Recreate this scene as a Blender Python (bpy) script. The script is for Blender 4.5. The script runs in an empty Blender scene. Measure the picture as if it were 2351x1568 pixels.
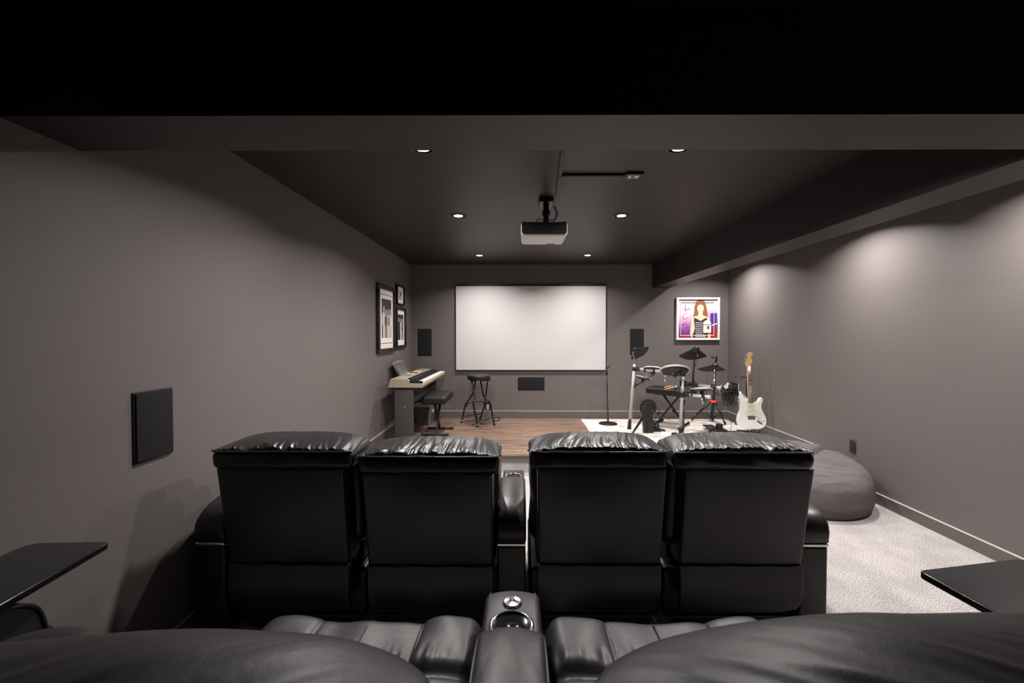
import bpy, bmesh, math, random
from mathutils import Vector, Matrix, noise
random.seed(7)
S = bpy.context.scene
COL = S.collection
PI = math.pi
V = Vector

# ------------------------------------------------------------------ camera
FPX, IW, IH = 980.0, 2351, 1568
PITCH, YAW, SHX, HC = math.radians(1.11), math.radians(.25), 16.2, 1.46
c_r = V((math.cos(YAW), math.sin(YAW), 0))
c_f = V((-math.sin(YAW)*math.cos(PITCH), math.cos(YAW)*math.cos(PITCH), -math.sin(PITCH)))
c_u = c_r.cross(c_f)
def ray(px, py):
    return c_f + c_r*((px-IW/2-SHX)/FPX) - c_u*((py-IH/2)/FPX)
def at(px, py, Y):
    d = ray(px, py); t = Y/d.y
    return V((d.x*t, Y, HC+d.z*t))
def onZ(px, py, Z):
    d = ray(px, py); t = (Z-HC)/d.z
    return V((d.x*t, d.y*t, Z))
def onX(px, py, X):
    d = ray(px, py); t = X/d.x
    return V((X, d.y*t, HC+d.z*t))

cam_d = bpy.data.cameras.new('camera')
cam = bpy.data.objects.new('camera', cam_d); COL.objects.link(cam)
cam.location = (0, 0, HC)
cam.rotation_euler = (PI/2-PITCH, 0, YAW)
cam_d.sensor_width = 36
cam_d.lens = FPX/IW*36
cam_d.shift_x = -SHX/IW
cam_d.clip_start = .02
cam_d.dof.use_dof = True
cam_d.dof.focus_distance = 3.6
cam_d.dof.aperture_fstop = 9
S.camera = cam

# ------------------------------------------------------------------ materials
def lin(c):
    c = c/255
    return c/12.92 if c <= .04045 else ((c+.055)/1.055)**2.4
def rgb(r, g, b): return (lin(r), lin(g), lin(b), 1)
MATS = {}
def mat(name, col, rough=.5, metal=0, spec=.5, bump=None, emit=None, coat=0):
    m = bpy.data.materials.new(name); m.use_nodes = True
    nt = m.node_tree; b = nt.nodes['Principled BSDF']
    b.inputs['Base Color'].default_value = col if len(col) == 4 else (*col, 1)
    b.inputs['Roughness'].default_value = rough
    b.inputs['Metallic'].default_value = metal
    b.inputs['Specular IOR Level'].default_value = spec
    b.inputs['Coat Weight'].default_value = coat
    tc = nt.nodes.new('ShaderNodeTexCoord')
    if bump:
        last = None
        for sc, dist in bump:
            n = nt.nodes.new('ShaderNodeTexNoise'); n.inputs['Scale'].default_value = sc
            n.inputs['Detail'].default_value = 3
            nt.links.new(tc.outputs['Object'], n.inputs['Vector'])
            bp = nt.nodes.new('ShaderNodeBump'); bp.inputs['Strength'].default_value = 1
            bp.inputs['Distance'].default_value = dist
            nt.links.new(n.outputs['Fac'], bp.inputs['Height'])
            if last: nt.links.new(last.outputs['Normal'], bp.inputs['Normal'])
            last = bp
        nt.links.new(last.outputs['Normal'], b.inputs['Normal'])
    if emit:
        b.inputs['Emission Color'].default_value = emit[0]
        b.inputs['Emission Strength'].default_value = emit[1]
    MATS[name] = m
    return m
def nodes(m):
    return m.node_tree, m.node_tree.nodes, m.node_tree.links, m.node_tree.nodes['Principled BSDF']
def ramp(nt, stops):
    r = nt.nodes.new('ShaderNodeValToRGB')
    e = r.color_ramp.elements
    while len(e) < len(stops): e.new(.5)
    for el, (p, c) in zip(e, stops):
        el.position = p; el.color = c
    return r
def mixcol(nt, mode, fac, a, b):
    n = nt.nodes.new('ShaderNodeMix'); n.data_type = 'RGBA'; n.blend_type = mode
    if isinstance(fac, float): n.inputs[0].default_value = fac
    else: nt.links.new(fac, n.inputs[0])
    for s, i in ((a, 6), (b, 7)):
        if isinstance(s, tuple): n.inputs[i].default_value = s
        else: nt.links.new(s, n.inputs[i])
    return n.outputs[2]

WALLC = (.140, .124, .119)
paint = mat('wall_paint', WALLC, .55, spec=.35, bump=[(220, .0004)])
ceilp = darkp = mat('ceiling_black_satin_paint', (.0165, .0128, .0118), .46, spec=.5, bump=[(220, .0003)])
basep = mat('baseboard_paint', (.125, .110, .104), .45, spec=.4)
pale_strip = mat('baseboard_pale_strip', (.52, .47, .44), .5)  # paler than the board, for the thin strip along its top edge

carpet = mat('carpet_pile', (.5, .46, .44), .95, spec=.1)
nt, N, L, B = nodes(carpet)
tc = N['Texture Coordinate']
n1 = N.new('ShaderNodeTexNoise'); n1.inputs['Scale'].default_value = 160; n1.inputs['Detail'].default_value = 4; n1.inputs['Roughness'].default_value = .7
n2 = N.new('ShaderNodeTexNoise'); n2.inputs['Scale'].default_value = 5; n2.inputs['Detail'].default_value = 3
for n in (n1, n2): L.new(tc.outputs['Object'], n.inputs['Vector'])
r1 = ramp(nt, [(.34, (.09, .08, .078, 1)), (.46, (.36, .335, .325, 1)), (.6, (.68, .64, .63, 1))])
L.new(n1.outputs['Fac'], r1.inputs['Fac'])
r2 = ramp(nt, [(.35, (.84, .84, .84, 1)), (.6, (1, 1, 1, 1))])
L.new(n2.outputs['Fac'], r2.inputs['Fac'])
L.new(mixcol(nt, 'MULTIPLY', 1.0, r1.outputs['Color'], r2.outputs['Color']), B.inputs['Base Color'])
bp = N.new('ShaderNodeBump'); bp.inputs['Distance'].default_value = .006; bp.inputs['Strength'].default_value = .9
L.new(n1.outputs['Fac'], bp.inputs['Height']); L.new(bp.outputs['Normal'], B.inputs['Normal'])

wood = mat('wood_planks', (.2, .12, .08), .42, spec=.4)
nt, N, L, B = nodes(wood)
tc = N['Texture Coordinate']
br = N.new('ShaderNodeTexBrick')
br.inputs['Scale'].default_value = 1; br.inputs['Brick Width'].default_value = 1.22; br.inputs['Row Height'].default_value = .122
br.inputs['Mortar Size'].default_value = .0016; br.inputs['Mortar Smooth'].default_value = .1
br.offset = .37; br.offset_frequency = 2
br.inputs['Color1'].default_value = (.8, .8, .8, 1); br.inputs['Color2'].default_value = (1.2, 1.15, 1.1, 1); br.inputs['Mortar'].default_value = (.35, .32, .3, 1)
L.new(tc.outputs['Object'], br.inputs['Vector'])
mp = N.new('ShaderNodeMapping'); mp.inputs['Scale'].default_value = (2.2, 26, 1)
L.new(tc.outputs['Object'], mp.inputs['Vector'])
ng = N.new('ShaderNodeTexNoise'); ng.inputs['Scale'].default_value = 1; ng.inputs['Detail'].default_value = 6; ng.inputs['Roughness'].default_value = .65; ng.inputs['Distortion'].default_value = .5
L.new(mp.outputs['Vector'], ng.inputs['Vector'])
rg = ramp(nt, [(.25, (.075, .050, .039, 1)), (.45, (.175, .118, .088, 1)), (.6, (.265, .182, .138, 1)), (.8, (.34, .24, .185, 1))])
L.new(ng.outputs['Fac'], rg.inputs['Fac'])
L.new(mixcol(nt, 'MULTIPLY', 1.0, rg.outputs['Color'], br.outputs['Color']), B.inputs['Base Color'])

rugm = mat('rug_pile', (.8, .76, .72), .95, spec=.1)
nt, N, L, B = nodes(rugm)
tc = N['Texture Coordinate']
mp = N.new('ShaderNodeMapping'); mp.inputs['Scale'].default_value = (2.6, 6.5, 1)
L.new(tc.outputs['Object'], mp.inputs['Vector'])
ng = N.new('ShaderNodeTexNoise'); ng.inputs['Scale'].default_value = 1.1; ng.inputs['Detail'].default_value = 9; ng.inputs['Roughness'].default_value = .72; ng.inputs['Distortion'].default_value = 1.2
L.new(mp.outputs['Vector'], ng.inputs['Vector'])
rg = ramp(nt, [(.30, (.13, .11, .10, 1)), (.42, (.55, .50, .46, 1)), (.52, (.72, .68, .63, 1))])
L.new(ng.outputs['Fac'], rg.inputs['Fac']); L.new(rg.outputs['Color'], B.inputs['Base Color'])

def leather_mat(name, col, rough, g1, g2):
    return mat(name, col, rough, spec=.5, bump=[(42, g1), (420, g2)])
leather = mat('black_leather', (.0115, .0110, .0113), .345, spec=.5, bump=[(55, .0005), (520, .00022)])
leather_near = mat('black_leather_close', (.0175, .0164, .0166), .47, spec=.5, bump=[(60, .0005), (750, .00013)])
vinyl = mat('black_vinyl', (.0105, .010, .010), .5, spec=.4, bump=[(300, .0002)])
stitch = mat('grey_thread', (.055, .052, .05), .5)
chrome = mat('chrome', (.8, .79, .78), .12, 1)
brushed = mat('brushed_aluminium', (.75, .75, .76), .25, 1)
steel_dark = mat('dark_steel', (.03, .03, .032), .4, .6)
blk = mat('black_plastic', (.012, .012, .013), .38)
blkm = mat('black_matte', (.012, .012, .013), .7)
blkg = mat('black_gloss', (.010, .010, .011), .14, spec=.38)
rub = mat('black_rubber', (.014, .014, .014), .7)
grille = mat('speaker_cloth', (.011, .011, .012), .85, spec=.2, bump=[(900, .0006)])
nt, N, L, B = nodes(grille)
ng = N.new('ShaderNodeTexNoise'); ng.inputs['Scale'].default_value = 700
L.new(N['Texture Coordinate'].outputs['Object'], ng.inputs['Vector'])
rg = ramp(nt, [(.4, (.006, .006, .007, 1)), (.7, (.03, .03, .032, 1))])
L.new(ng.outputs['Fac'], rg.inputs['Fac']); L.new(rg.outputs['Color'], B.inputs['Base Color'])
white = mat('white_plastic', (.72, .68, .65), .4)
offw = mat('white_paint', (.80, .78, .74), .35)
scrm = mat('screen_fabric', (.60, .58, .578), .9, spec=.1)
silver = mat('silver_tube', (.62, .60, .58), .38, .35)
gtube = mat('grey_tube', (.46, .44, .43), .45, .1)
beige = mat('champagne_plastic', (.36, .31, .235), .45)
graypl = mat('grey_panel', (.175, .165, .158), .5)
char = mat('charcoal_board', (.060, .054, .054), .5)
ivory = mat('ivory_keys', (.82, .76, .68), .3)
red = mat('red_plastic', (.75, .05, .03), .4)
green = mat('green_tape', (.25, .45, .18), .6)
maple = mat('maple', (.72, .42, .17), .3)
rosew = mat('rosewood', (.075, .035, .022), .45)
fretm = mat('fret_wire', (.75, .62, .45), .3, .6)
gwhite = mat('guitar_white', (.86, .84, .80), .16, coat=.5)
pearl = mat('pickguard_pearl', (.74, .70, .60), .25, bump=[(60, .0002)])
stickm = mat('stick_wood', (.70, .45, .22), .4)
cloth = mat('beanbag_cloth', (.118, .102, .106), .85, spec=.15, bump=[(600, .0004)])
binm = mat('bin_fabric', (.15, .135, .125), .7, bump=[(25, .004)])
padhead = mat('mesh_head', (.70, .68, .64), .6)
cordm = mat('orange_cord', (.25, .10, .05), .5)
lampm = mat('lamp_lens', (.9, .9, .88), .4, emit=((1, .93, .87, 1), 14))
trimm = mat('lamp_trim', (.05, .048, .047), .5)
pmat = mat('photo_mat', (.80, .75, .69), .7)
pmat2 = mat('mat_bevel', (.40, .27, .19), .6)
pdark = mat('photo_black', (.035, .035, .04), .4)
plight = mat('photo_light', (.66, .60, .55), .4)
pgrey = mat('photo_grey', (.24, .22, .21), .4)
ptan = mat('photo_tan', (.50, .33, .20), .4)

# ------------------------------------------------------------------ mesh builder
class MB:
    def __init__(s): s.v = []; s.f = []; s.mi = []; s.sm = []
    def add(s, verts, faces, mi=0, smooth=True):
        o = len(s.v); s.v += [V(p) for p in verts]
        for f in faces:
            s.f.append(tuple(i+o for i in f)); s.mi.append(mi); s.sm.append(smooth)
        return s
    def box(s, x0, x1, y0, y1, z0, z1, mi=0):
        p = [(x, y, z) for x in (x0, x1) for y in (y0, y1) for z in (z0, z1)]
        return s.add(p, [(0,1,3,2), (4,6,7,5), (0,4,5,1), (2,3,7,6), (0,2,6,4), (1,5,7,3)], mi, False)
    def rbox(s, x0, x1, y0, y1, z0, z1, r=.01, k=3, mi=0, sub=1, fn=None, M=None):
        """box with rounded edges; sub = cells on the flat parts; fn moves each point"""
        c = V(((x0+x1)/2, (y0+y1)/2, (z0+z1)/2)); h = V((abs(x1-x0)/2, abs(y1-y0)/2, abs(z1-z0)/2))
        r = min(r, h.x*.999, h.y*.999, h.z*.999)
        def axis(a):
            e = h[a]-r
            n = sub if isinstance(sub, int) else sub[a]
            arc = [r*math.tan(PI/4*i/k) for i in range(1, k+1)]
            return [-e-t for t in reversed(arc)] + [-e+2*e*i/n for i in range(n+1)] + [e+t for t in arc]
        key = {}; vs = []; fs = []
        def vid(q):
            cl = V([max(-(h[i]-r), min(h[i]-r, q[i])) for i in range(3)])
            d = q-cl
            p = cl + (d.normalized()*r if d.length > 1e-9 else d)
            p = p + c
            kk = (round(p.x, 6), round(p.y, 6), round(p.z, 6))
            if kk not in key:
                key[kk] = len(vs); vs.append(p)
            return key[kk]
        for a in range(3):
            b, d = (a+1) % 3, (a+2) % 3
            A, Bx = axis(b), axis(d)
            for sg in (-1, 1):
                g = []
                for u in A:
                    row = []
                    for w in Bx:
                        q = [0, 0, 0]; q[a] = sg*h[a]; q[b] = u; q[d] = w
                        row.append(vid(V(q)))
                    g.append(row)
                for i in range(len(A)-1):
                    for j in range(len(Bx)-1):
                        q = [g[i][j], g[i+1][j], g[i+1][j+1], g[i][j+1]]
                        if sg < 0: q.reverse()
                        q2 = [x for n_, x in enumerate(q) if x not in q[:n_]]
                        if len(q2) > 2: fs.append(tuple(q2))
        if fn:
            for i, p in enumerate(vs): vs[i] = V(fn(p, c))
        if M: vs = [M @ p for p in vs]
        return s.add(vs, fs, mi)
    def tube(s, pts, r, seg=10, mi=0, closed=False):
        pts = [V(p) for p in pts]; n = len(pts)
        rs = r if isinstance(r, (list, tuple)) else [r]*n
        vs = []; fs = []; up = None
        for i in range(n):
            if closed: t = (pts[(i+1) % n]-pts[i-1])
            else: t = pts[min(i+1, n-1)]-pts[max(i-1, 0)]
            t.normalize()
            if up is None:
                up = V((0, 0, 1)) if abs(t.z) < .9 else V((1, 0, 0))
            a = (up - t*up.dot(t))
            if a.length < 1e-6: a = t.orthogonal()
            a.normalize(); up = a; b = t.cross(a)
            for j in range(seg):
                w = 2*PI*j/seg
                vs.append(pts[i]+a*math.cos(w)*rs[i]+b*math.sin(w)*rs[i])
        m = n if closed else n-1
        for i in range(m):
            for j in range(seg):
                k = (i+1) % n
                fs.append((i*seg+j, i*seg+(j+1) % seg, k*seg+(j+1) % seg, k*seg+j))
        s.add(vs, fs, mi)
        if not closed:
            o = len(s.v)-len(vs)
            s.f.append(tuple(o+j for j in reversed(range(seg)))); s.mi.append(mi); s.sm.append(False)
            s.f.append(tuple(o+(n-1)*seg+j for j in range(seg))); s.mi.append(mi); s.sm.append(False)
        return s
    def cyl(s, p0, p1, r0, r1=None, seg=20, mi=0):
        return s.tube([p0, p1], [r0, r0 if r1 is None else r1], seg, mi)
    def lathe(s, prof, M=Matrix(), seg=32, mi=0, smooth=True):
        vs = []; fs = []
        for (r, z) in prof:
            for j in range(seg):
                w = 2*PI*j/seg; vs.append(M @ V((r*math.cos(w), r*math.sin(w), z)))
        for i in range(len(prof)-1):
            for j in range(seg):
                fs.append((i*seg+j, i*seg+(j+1) % seg, (i+1)*seg+(j+1) % seg, (i+1)*seg+j))
        fs.append(tuple(reversed(range(seg)))); fs.append(tuple((len(prof)-1)*seg+j for j in range(seg)))
        return s.add(vs, fs, mi, smooth)
    def prism(s, out, d, M=Matrix(), bev=0, mi=0, smooth=False, k=3):
        """outline (u,v) extruded along w from 0 to d"""
        n = len(out); P = [V((a, b)) for a, b in out]
        area = sum(P[i].x*P[(i+1) % n].y-P[(i+1) % n].x*P[i].y for i in range(n))
        if area < 0: P.reverse()
        def nrm(i):
            t = P[(i+1) % n]-P[i-1]
            if t.length < 1e-9: return V((0, 0))
            t.normalize(); return V((-t.y, t.x))
        NN = [nrm(i) for i in range(n)]
        lay = [(0, 0), (0, d)]
        if bev:
            lay = [(bev*(1-math.sin(PI/2*i/k)), bev*(1-math.cos(PI/2*i/k))) for i in range(k+1)]
            lay = lay + [(a, d-b) for a, b in reversed(lay)]
        vs = []; fs = []
        for ins, w in lay:
            for i in range(n):
                q = P[i]+NN[i]*ins
                vs.append(M @ V((q.x, q.y, w)))
        for l in range(len(lay)-1):
            for i in range(n):
                fs.append((l*n+i, l*n+(i+1) % n, (l+1)*n+(i+1) % n, (l+1)*n+i))
        s.add(vs, fs, mi, smooth or bev > 0)
        o = len(s.v)-len(vs)
        s.f.append(tuple(o+i for i in reversed(range(n)))); s.mi.append(mi); s.sm.append(False)
        s.f.append(tuple(o+(len(lay)-1)*n+i for i in range(n))); s.mi.append(mi); s.sm.append(False)
        return s
    def grid(s, fn, nu, nv, mi=0, closed_v=False):
        vs = [fn(i/nu, j/nv) for i in range(nu+1) for j in range(nv+(0 if closed_v else 1))]
        w = nv+(0 if closed_v else 1); fs = []
        for i in range(nu):
            for j in range(nv):
                j2 = (j+1) % w
                fs.append((i*w+j, (i+1)*w+j, (i+1)*w+j2, i*w+j2))
        return s.add(vs, fs, mi)

ORG = {}
def build(name, mb, mats, origin=V((0, 0, 0)), parent=None):
    me = bpy.data.meshes.new(name)
    me.from_pydata([p-origin for p in mb.v], [], mb.f)
    if not isinstance(mats, (list, tuple)): mats = [mats]
    for m in mats: me.materials.append(m)
    me.polygons.foreach_set('material_index', mb.mi)
    me.polygons.foreach_set('use_smooth', mb.sm)
    bm = bmesh.new(); bm.from_mesh(me)
    bmesh.ops.recalc_face_normals(bm, faces=bm.faces)
    bm.to_mesh(me); bm.free()
    me.update()
    o = bpy.data.objects.new(name, me); COL.objects.link(o)
    if parent: o.parent = parent
    return o
def tag(o, label, cat, group=None, kind=None):
    o['label'] = label; o['category'] = cat
    if group: o['group'] = group
    if kind: o['kind'] = kind
def thing(name, label, cat, loc, group=None):
    o = bpy.data.objects.new(name, None); COL.objects.link(o)
    o.empty_display_size = .05
    o.location = loc; ORG[o.name] = V(loc)
    tag(o, label, cat, group)
    return o
def part(name, mb, mats, root):
    """child mesh; geometry is given in room coordinates"""
    og = ORG[root.name]
    o = build(name, mb, mats, og, root)
    ORG[o.name] = og
    return o
def single(name, mb, mats, label, cat, loc, group=None):
    o = build(name, mb, mats, V(loc)); o.location = loc; ORG[o.name] = V(loc)
    tag(o, label, cat, group)
    return o
def struct(name, mb, mats, parent=None):
    o = build(name, mb, mats, V((0, 0, 0)), parent)
    if not parent: o['kind'] = 'structure'
    return o
def spline(pts, n=6, closed=True):
    out = []; m = len(pts); P = [V(p) for p in pts]
    for i in range(m if closed else m-1):
        g = lambda k: P[k % m] if closed else P[max(0, min(m-1, k))]
        p0, p1, p2, p3 = g(i-1), g(i), g(i+1), g(i+2)
        for j in range(n):
            t = j/n
            out.append(.5*((2*p1)+(p2-p0)*t+(2*p0-5*p1+4*p2-p3)*t*t+(3*p1-p0-3*p2+p3)*t**3))
    if not closed: out.append(P[-1])
    return out
def frame_M(o, u, v, w=None):
    u = V(u).normalized(); v = V(v); v = (v-u*v.dot(u)).normalized()
    w = u.cross(v) if w is None else V(w)
    M = Matrix((u, v, w)).transposed().to_4x4(); M.translation = V(o)
    return M
XZ = lambda y, x0=0, z0=0: frame_M((x0, y, z0), (1, 0, 0), (0, 0, 1))      # w points to -Y (towards the room)
YZ = lambda x: frame_M((x, 0, 0), (0, 1, 0), (0, 0, 1))                    # w points to +X

# ------------------------------------------------------------------ room shell
XL, XR, YB, YN, ZC = -1.62, 3.058, 6.32, -1.6, 2.473
ZS, YS = .196, 4.43
struct('floor', MB().box(XL-.1, XR+.1, YN-.1, YB+.1, -.1, 0), carpet)
struct('wall_left', MB().box(XL-.1, XL, YN-.1, YB+.1, 0, ZC), paint)
struct('wall_right', MB().box(XR, XR+.1, YN-.1, YB+.1, 0, ZC), paint)
struct('wall_back', MB().box(XL, XR, YB, YB+.1, 0, ZC), paint)
struct('wall_rear', MB().box(XL, XR, YN-.1, YN, 0, ZC), paint)
struct('ceiling', MB().box(XL-.1, XR+.1, YN-.1, YB+.1, ZC, ZC+.1), ceilp)
ZSOF = 2.13
bm_ = MB().box(XL, XR, 1.325, 1.577, ZSOF, ZC)
bm_.mi[2] = 1
beam = struct('ceiling_beam', bm_, [ceilp, darkp])
bh = MB().box(1.938, 2.19, 1.577, YB, ZSOF, ZC)
bh.mi[0] = 1
struct('ceiling_bulkhead', bh, [ceilp, darkp])
# raised rear platform that carries the near row of seats
struct('floor_riser', MB().box(XL, XR, YN, 1.45, 0, .2), carpet)
# stage
st = struct('floor_stage', MB().box(XL, XR, YS, YB, ZS-.02, ZS), wood)
struct('stage_fascia', MB().box(XL, XR, YS+.012, YB, .112, ZS-.02), basep, st)
struct('stage_riser', MB().box(XL, XR, YS+.02, YB, 0, .112), carpet, st)
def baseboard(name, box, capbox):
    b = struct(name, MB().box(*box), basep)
    struct('top_strip', MB().box(*capbox), pale_strip, b)
hb = .108
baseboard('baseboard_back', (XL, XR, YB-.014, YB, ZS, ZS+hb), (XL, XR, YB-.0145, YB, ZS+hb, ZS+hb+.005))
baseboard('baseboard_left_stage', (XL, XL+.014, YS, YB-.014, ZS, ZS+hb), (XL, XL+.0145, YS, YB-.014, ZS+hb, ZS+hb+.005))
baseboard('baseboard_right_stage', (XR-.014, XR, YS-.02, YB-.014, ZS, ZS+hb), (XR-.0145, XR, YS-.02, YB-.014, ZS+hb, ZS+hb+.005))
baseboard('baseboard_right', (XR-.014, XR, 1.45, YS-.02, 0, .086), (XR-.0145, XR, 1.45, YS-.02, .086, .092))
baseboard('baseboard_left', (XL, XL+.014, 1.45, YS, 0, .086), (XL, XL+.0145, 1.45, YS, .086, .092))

# ------------------------------------------------------------------ lamps
def lamp(x, y, power, spread, name='downlight_beam'):
    ld = bpy.data.lights.new(name, 'AREA'); ld.shape = 'DISK'; ld.size = .112
    ld.energy = power; ld.color = (1, .942, .918); ld.spread = math.radians(spread)
    o = bpy.data.objects.new(name, ld); COL.objects.link(o)
    o.location = (x, y, ZC-.0055)
lamp_rows = [2.356, 3.698, 5.568]
first = None
names = ['half hidden behind the dark beam', 'level with the projector', 'near the screen wall']
for k, y in enumerate(lamp_rows):
    for j, x in enumerate((-.54, .866)):
        lb = 'recessed ceiling light %s, %s one of its pair' % (names[k], ('left', 'right')[j])
        if first is None:
            first = thing('ceiling_downlight', lb, 'ceiling light', (x, y, ZC), 'recessed ceiling lights')
            part('trim_ring', MB().lathe([(.058, -.003), (.061, -.005), (.070, -.004), (.073, 0), (.058, 0), (.058, -.003)], Matrix.Translation((x, y, ZC)), 40), trimm, first)
            part('lens', MB().lathe([(.0, -.0035), (.035, -.0032), (.058, -.002), (.058, 0), (0, 0)], Matrix.Translation((x, y, ZC)), 40), lampm, first)
        else:
            r = first.copy(); COL.objects.link(r); r.location = (x, y, ZC); r['label'] = lb
            for ch in list(first.children):
                c = ch.copy(); COL.objects.link(c); c.parent = r
        lamp(x, y, 30 if k < 2 else 23, 151 if k < 2 else 140)
    lamp(2.63, y, 28, 147, 'alcove_downlight_beam')

# ------------------------------------------------------------------ back wall
r0, r1 = at(1046, 656, YB-.02), at(1391, 850, YB-.02)
sc = thing('projection_screen', 'large blank white fixed projection screen with thin black frame on back wall', 'projection screen', ((r0.x+r1.x)/2, YB, r1.z))
fr = MB(); t = .006
for b in ((r0.x, r1.x, r0.z-t, r0.z), (r0.x, r1.x, r1.z, r1.z+t), (r0.x, r0.x+t, r1.z+t, r0.z-t), (r1.x-t, r1.x, r1.z+t, r0.z-t)):
    fr.box(b[0], b[1], YB-.036, YB, b[2], b[3])
part('frame', fr, blkm, sc)
part('screen_surface', MB().box(r0.x+t, r1.x-t, YB-.03, YB-.004, r1.z+t, r0.z-t), scrm, sc)

def wall_speaker(px0, py0, px1, py1, label):
    a, b = at(px0, py0, YB-.006), at(px1, py1, YB-.006)
    o = thing('wall_speaker', label, 'speaker', ((a.x+b.x)/2, YB, b.z), 'in-wall speakers')
    part('bezel', MB().rbox(a.x, b.x, YB-.005, YB, b.z, a.z, .002, 2), blk, o)
    part('grille', MB().rbox(a.x+.006, b.x-.006, YB-.009, YB-.004, b.z+.006, a.z-.006, .002, 2), grille, o)
wall_speaker(959, 755, 991, 817, 'upright black wall speaker on the back wall, to the screen\'s left near the corner')
wall_speaker(1447, 755, 1478, 815, 'upright black wall speaker behind the drum kit, to the screen\'s right')
wall_speaker(1189, 866, 1250, 896, 'wide black wall speaker lying horizontally beneath the screen')
a, b = onX(308, 905, XL+.012), onX(400, 1040, XL+.012)
y0, y1, z0, z1 = a.y, b.y, .908, 1.212
o = thing('wall_speaker', 'squat black wall speaker on the left wall beside the front row of recliners', 'speaker', (XL, (y0+y1)/2, z0), 'in-wall speakers')
part('bezel', MB().rbox(XL, XL+.008, y0, y1, z0, z1, .003, 2), blk, o)
part('grille', MB().rbox(XL+.006, XL+.016, y0+.006, y1-.006, z0+.006, z1-.006, .004, 2), grille, o)

def outlet(o, M, w, h, plug):
    part('cover_plate', MB().prism([(-w/2, -h/2), (w/2, -h/2), (w/2, h/2), (-w/2, h/2)], .006, M, .002), blk, o)
    part('receptacle', MB().prism([(-w*.26, -h*.32), (w*.26, -h*.32), (w*.26, h*.36), (-w*.26, h*.36)], .009, M, .002), plug, o)
p = at(1120, 935, YB-.006)
o = thing('wall_outlet', 'dark wall outlet with a grey plug low on the back wall behind the stool', 'outlet', (p.x, YB, p.z), 'wall outlets')
outlet(o, XZ(YB, p.x, p.z), .075, .12, mat('plug_grey', (.35, .36, .40), .5))
p = onX(1957, 1025, XR-.006)
o = thing('wall_outlet', 'dark wall outlet on the right wall above the bean bag', 'outlet', (XR, p.y, p.z), 'wall outlets')
outlet(o, frame_M((XR, p.y, p.z), (0, -1, 0), (0, 0, 1)), .072, .118, steel_dark)

# ------------------------------------------------------------------ framed pieces
def ell(cx, cy, rx, ry, n=20): return [(cx+rx*math.cos(2*PI*i/n), cy+ry*math.sin(2*PI*i/n)) for i in range(n)]
def wall_frame(o, M, w, h, fw, depth, fmat, art):
    """frame in the plane of M (u right, v up, w out of the wall)"""
    f = MB()
    for (u0, u1, v0, v1) in ((0, w, 0, fw), (0, w, h-fw, h), (0, fw, fw, h-fw), (w-fw, w, fw, h-fw)):
        f.prism([(u0, v0), (u1, v0), (u1, v1), (u0, v1)], depth, M, .002)
    part('frame', f, fmat, o)
    art(o, M, w, h, fw, depth)
def layer(mb, M, poly, z, mi, th=.0008):
    mb.prism(poly, th, M @ Matrix.Translation((0, 0, z)), 0, mi)
def rect(u0, u1, v0, v1): return [(u0, v0), (u1, v0), (u1, v1), (u0, v1)]
def people(mb, M, u0, u1, v0, v1, z, seats):
    W, H = u1-u0, v1-v0
    for (cx, top, wd, mi, legs) in seats:
        q = lambda a, b: (u0+a*W, v0+b*H)
        layer(mb, M, [(u0+(cx+a*wd)*W, v0+b*H) for a, b in ((-.30, 0), (-.02, 0), (.0, .30), (.04, 0), (.34, 0), (.30, .36*top), (.50, .50*top), (.46, .74*top), (.16, .84*top), (-.16, .84*top), (-.46, .74*top), (-.5, .46*top), (-.30, .36*top))], z, mi)
        layer(mb, M, [(u0+cx*W+a, v0+b) for a, b in ell(0, .92*top*H, .17*wd*W, .085*H)], z+.001, 1)
YLW = lambda y0, z0: frame_M((XL, y0, z0), (0, 1, 0), (0, 0, 1))
def art_big(o, M, w, h, fw, d):
    m = MB()
    layer(m, M, rect(fw, w-fw, fw, h-fw), d*.35, 3)
    layer(m, M, rect(w*.15, w*.88, h*.13, h*.87), d*.35+.001, 4)
    layer(m, M, rect(w*.165, w*.865, h*.145, h*.855), d*.35+.002, 3)
    layer(m, M, rect(w*.24, w*.80, h*.22, h*.80), d*.35+.003, 0)
    people(m, M, w*.24, w*.80, h*.22, h*.80, d*.35+.004, [(.20, .80, .36, 1, 0), (.42, .72, .26, 2, 0), (.62, .72, .30, 1, 0), (.84, .74, .34, 1, 0)])
    part('mounted_photograph', m, [pdark, plight, pgrey, pmat, pmat2], o)
def art_low(o, M, w, h, fw, d):
    m = MB()
    layer(m, M, rect(fw, w-fw, fw, h-fw), d*.35, 3)
    layer(m, M, rect(w*.2, w*.82, h*.2, h*.82), d*.35+.001, 0)
    people(m, M, w*.2, w*.82, h*.2, h*.82, d*.35+.002, [(.22, .85, .40, 0, 0), (.56, .84, .40, 1, 0), (.82, .82, .34, 2, 0)])
    part('mounted_photograph', m, [pdark, plight, pgrey, pmat], o)
def art_small(o, M, w, h, fw, d):
    m = MB()
    layer(m, M, rect(fw, w-fw, fw, h-fw), d*.35, 3)
    layer(m, M, rect(w*.3, w*.72, h*.28, h*.76), d*.35+.001, 2)
    layer(m, M, rect(w*.32, w*.68, h*.28, h*.44), d*.35+.002, 1)
    layer(m, M, rect(w*.52, w*.66, h*.5, h*.64), d*.35+.002, 0)
    part('mounted_photograph', m, [pdark, ptan, mat('photo_pale', (.5, .46, .44), .5), pmat], o)
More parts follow.
